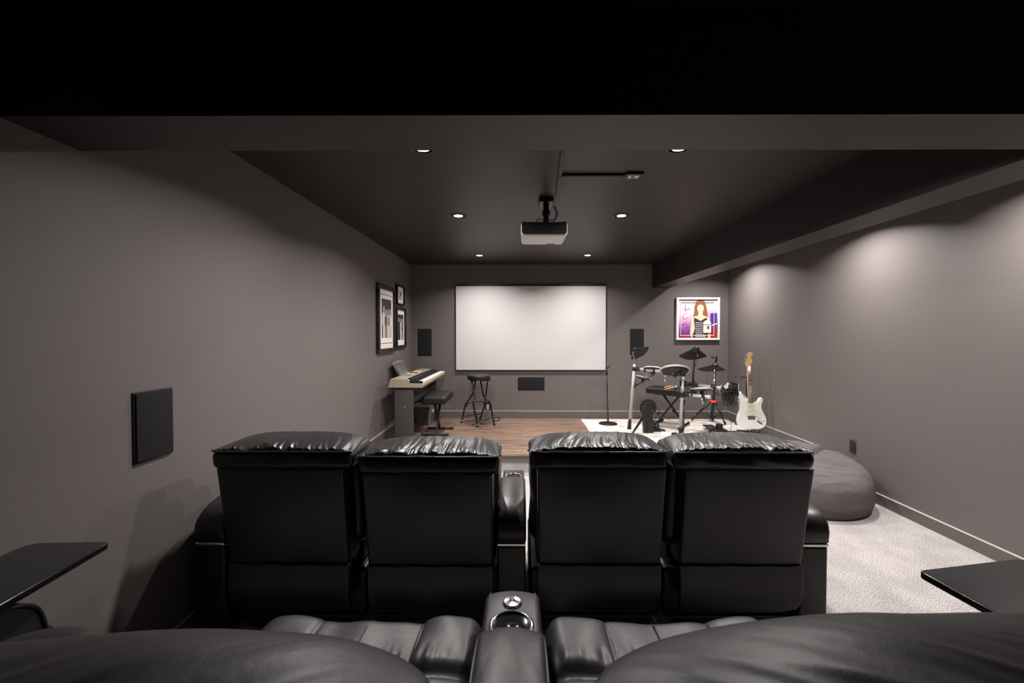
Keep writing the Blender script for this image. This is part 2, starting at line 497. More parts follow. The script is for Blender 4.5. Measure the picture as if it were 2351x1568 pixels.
for (xa, xb, z0, z1, fw, art, lb) in (
        (869.5, 908, 1.232, 2.022, .048, art_big, 'largest black framed photograph of people in white, on left wall above keyboard'),
        (913, 929.5, 1.835, 2.09, .018, art_small, 'smallest black framed picture, upper of the two nearest the corner'),
        (911, 932.5, 1.265, 1.805, .036, art_low, 'tall black framed photograph under the smallest picture, near the corner')):
    ya, yb = onX(xa, 760, XL+.03).y, onX(xb, 760, XL+.03).y
    o = thing('framed_photograph', lb, 'picture frame', (XL, (ya+yb)/2, z0), 'framed photographs on the left wall')
    wall_frame(o, YLW(ya, z0), yb-ya, z1-z0, fw, .035, blk, art)

# poster: a plain generic portrait poster of similar size and colours
pa, pb = at(1554, 682.5, YB-.05), at(1652.5, 780.5, YB-.05)
pw, ph = pb.x-pa.x, pa.z-pb.z
po = thing('framed_poster', 'white framed square poster of a long haired woman against pink and purple, above drums', 'poster', ((pa.x+pb.x)/2, YB, pb.z))
PM = frame_M((pa.x, YB, pb.z), (1, 0, 0), (0, 0, 1))
artbg = mat('poster_print', (.8, .6, .7), .35)
nt, N, L, B = nodes(artbg)
sx = N.new('ShaderNodeSeparateXYZ'); L.new(N['Texture Coordinate'].outputs['Object'], sx.inputs[0])
mz = N.new('ShaderNodeMath'); mz.operation = 'MULTIPLY_ADD'; mz.inputs[1].default_value = 1/ph; mz.inputs[2].default_value = 0
L.new(sx.outputs['Z'], mz.inputs[0])
mx = N.new('ShaderNodeMath'); mx.operation = 'MULTIPLY_ADD'; mx.inputs[1].default_value = -.22/pw; mx.inputs[2].default_value = -.03
L.new(sx.outputs['X'], mx.inputs[0])
ma = N.new('ShaderNodeMath'); L.new(mz.outputs[0], ma.inputs[0]); L.new(mx.outputs[0], ma.inputs[1])
rg = ramp(nt, [(.06, rgb(165, 40, 50)), (.20, rgb(120, 60, 130)), (.34, rgb(150, 100, 175)), (.5, rgb(222, 170, 205)), (.66, rgb(246, 220, 226)), (.9, rgb(250, 215, 215))])
L.new(ma.outputs[0], rg.inputs['Fac']); L.new(rg.outputs['Color'], B.inputs['Base Color'])
hairc = mat('print_hair', rgb(150, 95, 60), .4); skinc = mat('print_skin', rgb(245, 205, 175), .4)
dressd = mat('print_dark', rgb(60, 52, 62), .4); dressl = mat('print_silver', rgb(190, 178, 182), .4)
inkc = mat('print_ink', rgb(178, 50, 150), .4); bluec = mat('print_blue', rgb(75, 50, 150), .4); creamc = mat('print_cream', rgb(245, 235, 215), .4)
lipc = mat('print_lips', rgb(190, 70, 80), .4)
f = MB()
fwp = pw*.047
for b in (rect(0, pw, 0, fwp), rect(0, pw, ph-fwp, ph), rect(0, fwp, fwp, ph-fwp), rect(pw-fwp, pw, fwp, ph-fwp)):
    f.prism(b, .05, PM, .002)
part('frame', f, offw, po)
q = lambda pts: [((x-190)/1175*pw, (1315-y)/1165*ph) for x, y in pts]
art = MB()
AZ = .016
layer(art, PM, rect(fwp, pw-fwp, fwp, ph-fwp), AZ-.001, 0)
layer(art, PM, q([(1130, 585), (1310, 575), (1310, 880), (1150, 930)]), AZ, 6)
layer(art, PM, q([(1150, 905), (1310, 850), (1310, 880), (1160, 930)]), AZ+.001, 7)
layer(art, PM, q(spline([(700, 380), (760, 250), (860, 215), (960, 250), (1015, 380), (1050, 560), (1060, 720), (980, 760), (860, 700), (740, 760), (665, 700), (690, 540)], 4)), AZ+.001, 1)
layer(art, PM, q(spline([(805, 520), (915, 520), (930, 640), (1075, 690), (1120, 800), (1120, 1265), (620, 1265), (610, 800), (650, 690), (795, 640)], 3)), AZ+.002, 2)
layer(art, PM, q(ell(858, 445, 92, 120)), AZ+.003, 2)
layer(art, PM, q(spline([(745, 470), (760, 330), (860, 285), (960, 330), (972, 470), (930, 370), (860, 345), (790, 370)], 4)), AZ+.004, 1)
layer(art, PM, q(spline([(680, 730), (770, 740), (860, 790), (950, 740), (1040, 730), (1010, 1000), (1060, 1265), (650, 1265), (710, 1000)], 3)), AZ+.004, 3)
for i in range(8):
    y = 830+i*54
    layer(art, PM, q([(725, y), (1000, y+14), (1000, y+34), (725, y+20)]), AZ+.005, 4)
layer(art, PM, q(ell(1040, 880, 108, 108)), AZ+.007, 5)
layer(art, PM, q([(918, 888), (1162, 888), (1162, 1142), (918, 1142)]), AZ+.008, 3)
layer(art, PM, q([(934, 905), (1146, 905), (1146, 1118), (934, 1118)]), AZ+.009, 7)
layer(art, PM, q([(1000, 1118), (1030, 1010), (1100, 1010), (1120, 1118)]), AZ+.010, 5)
layer(art, PM, q(ell(1065, 975, 40, 48)), AZ+.010, 1)
for b in ([(320, 283), (1232, 283), (1232, 297), (320, 297)], [(310, 1186), (1232, 1186), (1232, 1200), (310, 1200)], [(310, 297), (322, 297), (322, 1186), (310, 1186)], [(1220, 297), (1232, 297), (1232, 1186), (1220, 1186)]):
    layer(art, PM, q(b), AZ+.0075, 7 if b[0][1] > 290 else 9)
for st_ in ([(450, 330), (450, 520)], [(380, 500), (430, 440), (480, 520), (530, 440), (565, 500)],
            [(490, 560), (400, 620), (370, 690), (430, 740), (520, 690)],
            [(500, 800), (430, 850), (360, 880), (430, 910), (490, 860), (480, 980), (560, 940)], [(380, 1020), (400, 1160)]):
    pts = spline([PM @ V((*q([p])[0], AZ+.003)) for p in st_], 5, False)
    art.tube(pts, .0027, 6, 10)
part('print', art, [artbg, hairc, skinc, dressd, dressl, offw, bluec, creamc, lipc, pgrey, inkc], po)

# ------------------------------------------------------------------ ceiling: projector and cable raceway
rc = thing('cable_raceway', 'thin dark cable raceway along the ceiling feeding the projector', 'cable raceway', (.25, 2.72, ZC))
a, b = onZ(1292, 344, ZC), onZ(1277, 470, ZC)
d = (b-a); d = V((d.x/d.y, 1, 0))
p0 = a+d*(1.577-a.y); p1 = b
part('main_run', MB().rbox(-.012, .012, 0, (p1-p0).length, -.014, 0, .003, 2, M=frame_M(p0, (p1-p0).cross(V((0, 0, 1))), (p1-p0))), darkp, rc)
a, b = onZ(1283, 400, ZC), onZ(1434, 400, ZC)
part('side_run', MB().rbox(a.x, b.x, a.y-.012, a.y+.012, ZC-.014, ZC, .003, 2), blkm, rc)
ol = thing('ceiling_outlet', 'dark surface mounted outlet on the ceiling with white sockets', 'outlet', (b.x+.06, a.y, ZC))
part('outlet_box', MB().rbox(b.x, b.x+.115, a.y-.04, a.y+.045, ZC-.016, ZC, .005, 3), blk, ol)
part('socket', MB().rbox(b.x+.022, b.x+.09, a.y-.024, a.y+.026, ZC-.019, ZC-.014, .002, 2), white, ol)
part('socket', MB().rbox(b.x+.040, b.x+.062, a.y-.012, a.y+.012, ZC-.0205, ZC-.016, .001, 2), blk, ol)

PY0, PY1 = 2.955, 3.265
pl, pr_ = at(1196, 524, PY0), at(1303.5, 524, PY0)
zt, zb = at(1250, 509, PY0).z, at(1250, 541, PY0).z
px = (pl.x+pr_.x)/2
pj = thing('projector', 'white and black projector hanging from a black ceiling mount', 'projector', (px, 3.2, ZC))
def taper(p, c):
    t = (p.y-PY0)/(PY1-PY0)
    return (px+(p.x-px)*(1-.03*max(0, t)), p.y, p.z)
part('housing', MB().rbox(pl.x, pr_.x, PY0, PY1, zb, zt, .022, 5, fn=taper), white, pj)
W2 = (pr_.x-pl.x)/2-.006
part('rear_panel', MB().prism(spline([(-W2, -.022), (-W2+.01, -.035), (-W2+.035, -.039), (W2-.035, -.039), (W2-.01, -.035), (W2, -.022), (W2, .030), (W2-.01, .041), (W2-.035, .043), (-W2+.035, .043), (-W2+.01, .041), (-W2, .030)], 3), .012, XZ(PY0+.006, px, (zt+zb)/2+.002), .003), blk, pj)
vt = MB()
for i in range(7): vt.box(px+.035+i*.008, px+.040+i*.008, PY1-.06, PY1-.03, zb-.002, zb+.004)
part('vent', vt, steel_dark, pj)
for s in (-1, 1):
    part('foot', MB().rbox(px+s*(W2-.012)-.008, px+s*(W2-.012)+.008, PY0+.03, PY0+.05, zt-.004, zt+.012, .004, 3), blk, pj)
mt = at(1253, 471, 3.29)
part('ceiling_plate', MB().rbox(mt.x-.055, mt.x+.055, 3.2, 3.36, ZC-.03, ZC, .01, 3), blk, pj)
part('pole', MB().cyl((mt.x, 3.25, zt+.03), (mt.x, 3.25, ZC-.02), .022).cyl((mt.x, 3.25, ZC-.13), (mt.x, 3.25, ZC-.09), .03), blk, pj)
br_ = MB().lathe([(.02, 0), (.065, 0), (.07, .008), (.03, .03), (.02, .04)], Matrix.Translation((mt.x, 3.2, zt-.002)), 28)
part('bracket', br_, blk, pj)
cb = MB()
cb.tube(spline([at(1274, 471, 3.2), at(1277, 482, 3.1), at(1275, 500, 3.0), at(1268, 512, 2.95), at(1250, 523, 2.945)], 8, False), .0032, 8)
cb.tube(spline([at(1270, 474, 3.2), at(1280, 490, 3.1), at(1276, 502, 3.05), at(1266, 505, 3.05), at(1255, 507, 3.1)], 8, False), .0032, 8)
cb.tube(spline([at(1232, 511, 2.99), at(1234, 504, 3.0), at(1240, 503, 3.05), at(1247, 507, 3.1)], 8, False), .0032, 8)
part('cables', cb, blk, pj)
part('socket', MB().cyl(at(1268, 526, PY0-.007), at(1268, 526, PY0+.01), .011), steel_dark, pj)
part('socket', MB().cyl(at(1250, 523, PY0-.012), at(1250, 523, PY0+.01), .006), steel_dark, pj)

# ------------------------------------------------------------------ stage: keyboard corner
# digital piano on its board stand, along the left wall
KX0, KX1, KY0, KY1 = -1.500, -1.106, 4.79, 6.20
KZ0 = .846
kb = thing('digital_keyboard', 'champagne coloured digital keyboard with white keys on a dark board stand', 'keyboard', ((KX0+KX1)/2, (KY0+KY1)/2, KZ0))
prof = [(KX0, KZ0), (KX1, KZ0), (KX1, KZ0+.045), (KX1-.006, KZ0+.05), (-1.25, KZ0+.052), (-1.262, KZ0+.088), (-1.28, KZ0+.095), (KX0+.045, KZ0+.102), (KX0+.03, KZ0+.098)]
part('body', MB().prism([(x, z) for x, z in prof], KY1-KY0, frame_M((0, KY1, 0), (1, 0, 0), (0, 0, 1)), .004), beige, kb)
part('end_block', MB().rbox(-1.262, KX1-.004, KY0+.001, KY0+.03, KZ0+.045, KZ0+.075, .004, 2), blk, kb)
part('end_block', MB().rbox(-1.262, KX1-.004, KY1-.03, KY1-.001, KZ0+.045, KZ0+.075, .004, 2), blk, kb)
wk = MB(); nW = 52; kw = (KY1-KY0-.08)/nW
for i in range(nW):
    y = KY0+.04+i*kw
    wk.rbox(-1.262, KX1+.001, y+.0006, y+kw-.0006, KZ0+.05, KZ0+.068, .002, 1)
part('white_keys', wk, ivory, kb)
bk = MB()
for i in range(nW-1):
    if (i % 7) in (0, 2, 3, 5, 6):
        y = KY0+.04+(i+1)*kw
        bk.rbox(-1.262, -1.165, y-.0055, y+.0055, KZ0+.066, KZ0+.079, .002, 1)
part('black_keys', bk, blk, kb)
part('key_slip_panel', MB().rbox(-1.30, -1.235, KY0+.03, KY1-.03, KZ0+.07, KZ0+.097, .006, 2), blk, kb)
pn = MB().rbox(-1.455, -1.315, 5.16, 5.92, KZ0+.094, KZ0+.1055, .004, 2)
part('control_panel', pn, mat('panel_bronze', (.30, .25, .175), .4), kb)
for (ya, yb, xa, xb) in ((5.24, 5.36, -1.36, -1.335), (5.28, 5.44, -1.43, -1.405), (5.55, 5.74, -1.36, -1.335), (5.60, 5.80, -1.42, -1.40)):
    n = int((yb-ya)/.024)
    for i in range(n): part('button', MB().rbox(xa, xb, ya+i*.024, ya+i*.024+.018, KZ0+.103, KZ0+.110, .002, 1), ivory, kb)
part('display', MB().rbox(-1.43, -1.335, 5.455, 5.535, KZ0+.103, KZ0+.108, .002, 1), blkg, kb)
part('display', MB().rbox(-1.425, -1.38, 5.25, 5.275, KZ0+.103, KZ0+.108, .002, 1), blkg, kb)
# music rest: sloping panel with two slots
RM = frame_M((-1.478, 5.69, KZ0+.098), (0, -1, 0), (-.10, 0, .17))
rest = MB(); rw, rh = .52, .197
rest.prism([(0, 0), (.055, 0), (.055, rh-.02), (.02, rh-.03)], .008, RM, .002)
rest.prism([(rw-.055, 0), (rw, 0), (rw-.02, rh-.03), (rw-.055, rh-.02)], .008, RM, .002)
MR = MB()
MR.prism(spline([(.0, 0), (.02, rh-.035), (.035, rh-.02), (rw/2, rh), (rw-.035, rh-.02), (rw-.02, rh-.035), (rw, 0), (rw-.012, 0), (rw-.036, rh-.05), (rw-.06, rh-.048), (rw-.06, .022), (.06, .022), (.06, rh-.048), (.036, rh-.05), (.012, 0)], 1), .008, RM, .0015)
MR.prism(rect(.06, rw-.06, .0, rh-.03), .006, RM, .0015)
part('music_rest', MR, graypl, kb)
part('music_rest_ledge', MB().rbox(-1.478, -1.448, 5.17, 5.69, KZ0+.098, KZ0+.106, .003, 2), graypl, kb)

ks = thing('keyboard_stand', 'charcoal board stand under the champagne keyboard', 'keyboard stand', (-1.32, 5.5, ZS))
def side(y):
    return MB().rbox(-1.432, -1.222, y, y+.03, ZS, KZ0-.012, .003, 2)
part('side_panel', side(4.815), char, ks)
part('side_panel', side(6.12), char, ks)
part('back_panel', MB().rbox(-1.35, -1.33, 4.845, 6.12, KZ0-.25, KZ0-.012, .002, 1), char, ks)
part('top_rail', MB().rbox(KX0+.03, -1.14, 4.80, 6.17, KZ0-.014, KZ0, .002, 1), blk, ks)
part('floor_rail', MB().rbox(-1.425, -1.395, 4.845, 6.12, ZS+.0, ZS+.08, .002, 1), char, ks)
for z in (KZ0-.09, KZ0-.22): part('screw_cap', MB().lathe([(0, 0), (.006, 0), (.006, .002), (0, .003)], frame_M((-1.315, 4.815, z), (1, 0, 0), (0, 0, 1)), 10), brushed, ks)

binr = thing('storage_bin', 'grey lidded storage bin on the floor under the keyboard', 'storage bin', (-1.38, 5.98, ZS))
def bin_fn(p, c):
    n_ = noise.noise(V((p.x*9, p.y*9, p.z*9)))*.008
    k = 1-.10*(1-(p.z-ZS)/.26)
    return (c.x+(p.x-c.x)*k+n_, c.y+(p.y-c.y)*k+n_, p.z)
part('box', MB().rbox(-1.53, -1.245, 5.80, 6.12, ZS, ZS+.245, .012, 3, sub=10, fn=bin_fn), binm, binr)
part('lid', MB().rbox(-1.54, -1.235, 5.79, 6.13, ZS+.245, ZS+.265, .006, 2), graypl, binr)
part('handle', MB().rbox(-1.242, -1.225, 5.93, 5.99, ZS+.15, ZS+.19, .004, 2), white, binr)

def x_bench(name, label, cat, cx, cy, L, Wd, zt, th, yaw, zf):
    """padded bench on crossed legs, long axis along local x"""
    o = thing(name, label, cat, (cx, cy, zf))
    R = Matrix.Translation((cx, cy, 0)) @ Matrix.Rotation(yaw, 4, 'Z')
    def puff(p, c):
        e = (1-abs((p.x)/(L/2))**4)*(1-abs((p.y)/(Wd/2))**4)
        return (p.x, p.y, p.z+(.012*max(0, e) if p.z > c.z else 0))
    part('seat', MB().rbox(-L/2, L/2, -Wd/2, Wd/2, zt-th, zt, .03, 4, sub=(14, 8, 1), fn=puff, M=R), vinyl, o)
    part('seat_plate', MB().rbox(-L*.33, L*.33, -Wd*.22, Wd*.22, zt-th-.018, zt-th+.004, .003, 1, M=R), blkm, o)
    ht = zt-th-.02; sp = L*.30
    for s in (-1, 1):
        a = R @ V((-s*sp*.62, s*.012, ht)); b = R @ V((s*sp, s*.012, zf+.02))
        part('leg', MB().rbox(-.014, .014, -.011, .011, 0, (b-a).length, .003, 1, M=frame_M(a, R.to_3x3() @ V((0, 1, 0)), (b-a).cross(R.to_3x3() @ V((0, 1, 0))), (b-a).normalized())), blkm, o)
        fb = MB().tube([R @ V((s*sp, -Wd*.56, zf+.015)), R @ V((s*sp, Wd*.56, zf+.015))], .0145, 12)
        ft = part('foot_bar', fb, blkm, o)
        for e in (-1, 1):
            part('end_cap', MB().tube([R @ V((s*sp, e*Wd*.56, zf+.017)), R @ V((s*sp, e*Wd*.42, zf+.017))], .017, 12), rub, ft)
    part('pivot_bolt', MB().cyl(R @ V((sp*.22, -.03, (ht+zf)/2-.01)), R @ V((sp*.22, .03, (ht+zf)/2-.01)), .014), steel_dark, o)
    return o
x_bench('keyboard_bench', 'black padded bench on crossed black legs in front of the champagne keyboard', 'bench', -1.055, 5.40, .60, .30, .692, .092, PI/2, ZS)

# guitar stool
sx0 = at(1099, 860, 5.9); sx_, sy_ = sx0.x, 5.92
stl = thing('guitar_stool', 'round black padded stool with folding tubular legs, in front of the screen', 'stool', (sx_, sy_, ZS))
zt = sx0.z
part('seat', MB().lathe([(0, -.072), (.135, -.072), (.152, -.066), (.160, -.05), (.160, -.022), (.154, -.008), (.142, -.002), (.12, 0), (0, .002)], Matrix.Translation((sx_, sy_, zt)), 48), vinyl, stl)
part('under_plate', MB().rbox(sx_-.11, sx_-.03, sy_-.09, sy_+.09, zt-.09, zt-.07, .006, 2).rbox(sx_+.02, sx_+.13, sy_-.05, sy_+.05, zt-.088, zt-.07, .006, 2), blkm, stl)
part('guitar_hanger', MB().rbox(sx_+.06, sx_+.17, sy_-.03, sy_+.03, zt-.088, zt-.074, .005, 2), blkm, stl)
feet = [onZ(1059, 971, ZS), onZ(1097, 981, ZS), onZ(1135, 976, ZS), onZ(1102, 963.5, ZS)]
mids = [at(1069, 930, 5.99), at(1086, 923, 5.76), at(1125, 925, 5.87), at(1113, 928, 6.08)]
ups = [at(1085, 905, 5.95), at(1090.5, 914, 5.82), at(1111, 911, 5.88), at(1114, 918, 6.0)]
tops = [at(1092, 876, 5.9), at(1083, 875, 5.9), at(1103, 874, 5.9), at(1119, 877, 5.92)]
for k in range(4):
    lg = part('leg', MB().tube(spline([tops[k], ups[k]*.5+tops[k]*.5, ups[k], mids[k], mids[k]*.5+feet[k]*.5, feet[k]+V((0, 0, .0))], 8, False), .0105, 12), mat('stool_metal', (.014, .013, .013), .25, .4) if k == 0 else MATS['stool_metal'], stl)
    dd = (mids[k]-feet[k]).normalized()
    part('rubber_foot', MB().cyl(feet[k], feet[k]+dd*.03, .0145), rub, lg)
    if k < 2: part('green_tape', MB().cyl(feet[k]+dd*.03, feet[k]+dd*.038, .0125), green, lg)
part('upper_brace', MB().tube(spline([mids[0], at(1085, 924, 5.95), at(1106, 922, 6.0), mids[3]], 6, False), .006, 8), blkm, stl)
part('upper_brace', MB().tube([at(1116, 925, 5.98), mids[2]], .006, 8), blkm, stl)
part('lower_brace', MB().tube([at(1064, 956, 5.99), at(1104, 949.5, 6.18)], .006, 8), blkm, stl)
part('clamp', MB().rbox(mids[0].x-.02, mids[0].x+.02, mids[0].y-.018, mids[0].y+.018, mids[0].z-.025, mids[0].z+.012, .006, 2), blkm, stl)
fr_ = [at(1093, 962, 5.74), at(1099, 966, 5.72), at(1120, 961, 5.8), at(1145, 958.5, 5.82), at(1147, 962, 5.78), at(1142, 966, 5.74), at(1134, 967, 5.74)]
fr2 = [at(1096, 957, 5.78), at(1099, 966, 5.72), at(1103, 971, 5.68), at(1109, 972, 5.66), at(1114, 967, 5.7), at(1121, 961.5, 5.8)]
part('footrest', MB().tube(spline(fr_, 6, False), .0085, 10).tube(spline(fr2, 6, False), .0085, 10), blkm, stl)

cd = [onZ(1070, 975, ZS+.004), onZ(1085, 974, ZS+.004), onZ(1098, 982, ZS+.004), onZ(1118, 985, ZS+.004), onZ(1136, 982, ZS+.004), onZ(1150, 978, ZS+.004)]
single('floor_cord', MB().tube(spline(cd, 8, False), .0035, 8), cordm, 'thin orange brown cord curling on the wood floor under the stool', 'cord', cd[3])

# ------------------------------------------------------------------ rug and drum corner
ZR = ZS+.007
RX0, RX1, RY0, RY1 = .878, 2.985, 4.62, 6.235
def rugfn(p, c): return (p.x+.004*math.sin(p.y*9), p.y+.003*math.sin(p.x*7), p.z)
single('area_rug', MB().rbox(RX0, RX1, RY0, RY1, ZS, ZR, .003, 1, sub=(20, 16, 1), fn=rugfn), rugm,
       'cream area rug with faint dark marbling under the drum kit', 'rug', ((RX0+RX1)/2, (RY0+RY1)/2, ZS))

# microphone stand
b = onZ(1396, 973, ZR)
ms = thing('microphone_stand', 'straight black microphone stand with round base at the rug edge by the screen', 'microphone stand', b)
part('base', MB().lathe([(0, 0), (.125, 0), (.128, .006), (.115, .014), (.06, .026), (.03, .032), (0, .034)], Matrix.Translation(b), 40), steel_dark, ms)
tp = at(1393, 848, b.y)
part('pole', MB().tube([b+V((0, 0, .03)), b.lerp(tp, .28)], .0105, 12).tube([b.lerp(tp, .28), tp], .0085, 12), blk, ms)
part('collar', MB().cyl(b.lerp(tp, .27), b.lerp(tp, .30), .0125), blk, ms)
t2 = at(1393, 860, b.y)
part('clutch', MB().cyl(t2, t2+V((0, 0, .075)), .0135), blkm, ms)
part('clip', MB().tube(spline([tp, at(1394, 844, b.y), at(1397.5, 843.5, b.y), at(1399, 840, b.y-.01), at(1400.5, 837.5, b.y-.01)], 5, False), .006, 8).tube(spline([at(1394, 846, b.y), at(1393, 842, b.y), at(1393.5, 839.5, b.y+.01)], 4, False), .005, 8), blk, ms)

# electronic drum kit
u1 = onZ(1444.5, 985, ZR); u2 = onZ(1562, 1000, ZR)
dk = thing('electronic_drum_kit', 'electronic drum kit on a silver tube rack with black pads on the rug', 'drum kit', (1.75, 5.4, ZR))
y1, y2 = u1.y, u2.y
u1t, u2t = at(1457, 836, y1-.02), at(1569, 843, y2-.02)
TR = .0205
A_, B_ = at(1457, 846.5, y1-.02), at(1568, 857, y2-.02)
def lump(mb, c, r=.03, l=.06, axis=(0, 0, 1)):
    a = V(axis).normalized()
    mb.tube([c-a*l/2, c-a*l*.36, c+a*l*.36, c+a*l/2], [r*.8, r, r, r*.8], 14)
    return mb
def clamp(c, axis, r=.029, l=.06, wing=None):
    m = lump(MB(), c, r, l, axis)
    if wing: m.tube([c, c+V(wing)], [.011, .009], 10)
    return part('clamp', m, blk, dk)
up1 = (u1t-u1).normalized(); up2 = (u2t-u2).normalized(); bar = (B_-A_).normalized()
rt = part('rack_upright', MB().tube([u1.lerp(u1t, .15), u1t], TR, 18), gtube, dk)
part('rubber_foot', MB().tube([u1, u1.lerp(u1t, .15), u1.lerp(u1t, .155)], [.027, .019, .022], 14), rub, rt)
rt = part('rack_upright', MB().tube([u2+V((0, 0, .05)), u2t], TR, 18), gtube, dk)
part('cross_bar', MB().tube([A_, B_], TR*.95, 18), silver, dk)
clamp(A_, up1, .030, .055, (.03, -.04, 0)); clamp(B_, up2, .030, .07, (-.05, -.01, 0))
clamp(A_+bar*.05, bar, .026, .05); clamp(B_-bar*.055, bar, .026, .07)
for px in (1482.5, 1504, 1527): clamp(A_.lerp(B_, (px-1457)/111), bar, .0235, .028, (0, 0, -.035))
clamp(at(1453, 882, y1), up1, .028, .05, (.05, -.02, .0)); clamp(at(1452, 890, y1), up1, .024, .03)
part('brace_rod', MB().tube([at(1455, 889.5, y1-.03), at(1504, 857.5, y1-.2)], .0075, 10), blk, dk)
clamp(at(1567, 880, y2), up2, .034, .085, (.06, -.02, .0)); clamp(at(1566.5, 906, y2), up2, .036, .08, (-.04, -.03, 0))
clamp(at(1565.5, 920.5, y2), up2, .027, .04, (.03, -.03, 0))
cc = at(1564, 989, y2); clamp(cc, up2, .031, .10, (-.05, -.02, .03))
part('cable_tube', MB().tube([at(1571, 923, y2-.03), at(1569, 988, y2-.03)], .009, 10), blk, dk)
# upper side arm
a, b = at(1571, 881, y2), at(1681, 893.5, 4.98)
part('side_arm', MB().tube([a.lerp(b, .28), b], TR*.95, 18), silver, dk)
part('side_arm_joint', MB().tube([a, a.lerp(b, .10), a.lerp(b, .11), a.lerp(b, .20), a.lerp(b, .3)], [.034, .034, .026, .026, .022], 14), blk, dk)
ax = (b-a).normalized()
clamp(at(1638, 888.5, 5.06), ax, .032, .06, (0, -.01, -.07))
clamp(at(1590, 883, 5.16), (0, 0, 1), .03, .04, (.02, -.02, .05))
a2, b2 = at(1571, 905, y2), at(1626, 911, 5.0)
part('side_arm', MB().tube([a2, b2], TR*.95, 18), silver, dk)
part('end_cap', MB().cyl(b2-(b2-a2).normalized()*.012, b2+(b2-a2).normalized()*.02, .0225), offw, dk)
clamp(a2.lerp(b2, .82), (b2-a2), .028, .04, (.01, 0, -.06))
clamp(a2.lerp(b2, .12), (b2-a2), .036, .06)
# floor foot
f0, f1 = onZ(1549, 1001, ZR+.03), onZ(1628, 988.5, ZR+.028)
part('floor_tube', MB().tube([f0.lerp(f1, .16), f1.lerp(f0, .04)], TR, 18), silver, dk)
part('rubber_foot', MB().rbox(f0.x-.035, f0.x+.035, f0.y-.03, f0.y+.03, ZR, ZR+.07, .016, 3), rub, dk)
part('end_clamp', MB().rbox(f1.x-.03, f1.x+.03, f1.y-.03, f1.y+.03, ZR, ZR+.065, .014, 3), rub, dk)
# pads
def pad(name, c, r, n, th=.035, headmat=padhead, sub=True):
    n = V(n).normalized(); M = frame_M(c, n.orthogonal(), n.cross(n.orthogonal()), n)
    h = part(name, MB().lathe([(0, -th), (r*.45, -th), (r*.9, -th*.55), (r*.93, -.004), (r*.93, .0), (0, .0)], M, 40), blk, dk)
    part('rim', MB().tube([M @ V((r*math.cos(2*PI*i/40), r*math.sin(2*PI*i/40), -.006)) for i in range(40)], r*.075, 10, 0, True), silver, h)
    part('head', MB().lathe([(0, .003), (r*.93, .001), (r*.93, -.002), (0, -.002)], M, 40), headmat, h)
    part('mount', MB().cyl(c-n*(th+.0), c-n*(th+.045), .02), blk, h)
    return h
tl = math.radians(24)
pad('tom_pad', at(1498, 845, y1-.1), .112, (.12, math.sin(math.radians(15)), math.cos(math.radians(15))))
pad('snare_pad', at(1549, 849, y2+.06), .172, (.08, math.sin(tl), math.cos(tl)), .05)
pad('tom_pad', at(1478, 865, y1+.12), .105, (.22, .06, .97))
pad('tom_pad', at(1611, 892, 5.12), .122, (.02, .20, .98), .04)
rods = [at(1486, 852, y1-.09), at(1483, 868, y1-.08)], [at(1529, 856, 5.32), at(1526, 876, 5.31)], [at(1611, 914, 5.0), at(1614, 927, 4.99)]
for a, b in rods: part('l_rod', MB().tube([a, b], .0065, 10), brushed, dk)
# cymbals: wedge pads tilted towards the player
def cymbal(apex, d, R, ha, side, label=None):
    d = V(d).normalized(); s = V(side); s = (s-d*s.dot(d)).normalized(); n = s.cross(d)
    if n.z < 0: n = -n
    M = frame_M(apex, s, d, n)
    nr, na = 10, 26
    def fn(th):
        def g(i, j):
            rr = R*(-.10+1.10*i) if False else R*i
            w = (j*2-1)*ha
            x, y = rr*math.sin(w), rr*math.cos(w)
            return M @ V((x, y-.02, -.055*(rr/R)**1.6*R*2+th))
        return g
    m = MB()
    m.grid(fn(.004), nr, na); m.grid(fn(-.004), nr, na)
    edge = [fn(0)(1, j/na) for j in range(na+1)]
    m.tube([fn(0)(.02, 0)]+[fn(0)(i/6, 0) for i in range(1, 6)]+edge+[fn(0)(i/6, 1) for i in range(5, 0, -1)]+[fn(0)(.02, 1)], .005, 8)
    c = part('cymbal_pad', m, blkm, dk)
    part('bell', MB().lathe([(0, .02), (.02, .018), (.042, .002), (.045, -.008), (.03, -.02), (.022, -.04), (0, -.04)], M, 24), blk, c)
    part('wing_nut', MB().cyl(M @ V((0, 0, .018)), M @ V((0, 0, .042)), .006).rbox(-.014, .014, -.003, .003, .026, .04, .002, 1, M=M), steel_dark, c)
    return c
cymbal(at(1458, 803, y1-.03), (.78, .52, -.34), .18, math.radians(54), (.35, -.5, .5))
cymbal(at(1597, 801, 5.12), (-.03, .76, -.58), .213, math.radians(52), (1, 0, 0))
cymbal(at(1641, 839, 5.06), (.04, .90, -.32), .205, math.radians(52), (1, 0, -.05))
part('cymbal_arm', MB().tube(spline([at(1457, 838, y1-.02), at(1455.5, 820, y1-.02), at(1452.5, 809, y1-.02), at(1457, 803, y1-.03)], 5, False), .0085, 12), brushed, dk)
part('cymbal_arm', MB().tube([at(1588, 910, 5.14), at(1590, 884, 5.14), at(1596, 806, 5.14)], .0115, 12), steel_dark, dk)
part('cymbal_arm', MB().tube([at(1639, 890, 5.06), at(1640, 866, 5.06)], .0115, 12).tube([at(1640, 868, 5.06), at(1640.5, 842, 5.06)], .0085, 12), brushed, dk)
part('cymbal_cable', MB().tube(spline([at(1462, 806, y1-.05), at(1461, 830, y1-.06), at(1460, 858, y1-.05), at(1457, 884, y1-.05)], 6, False), .003, 6), blk, dk)
part('cymbal_cable', MB().tube(spline([at(1602, 818, 5.1), at(1600, 829, 5.1), at(1593, 850, 5.12), at(1591, 880, 5.12)], 6, False), .0028, 6), blk, dk)
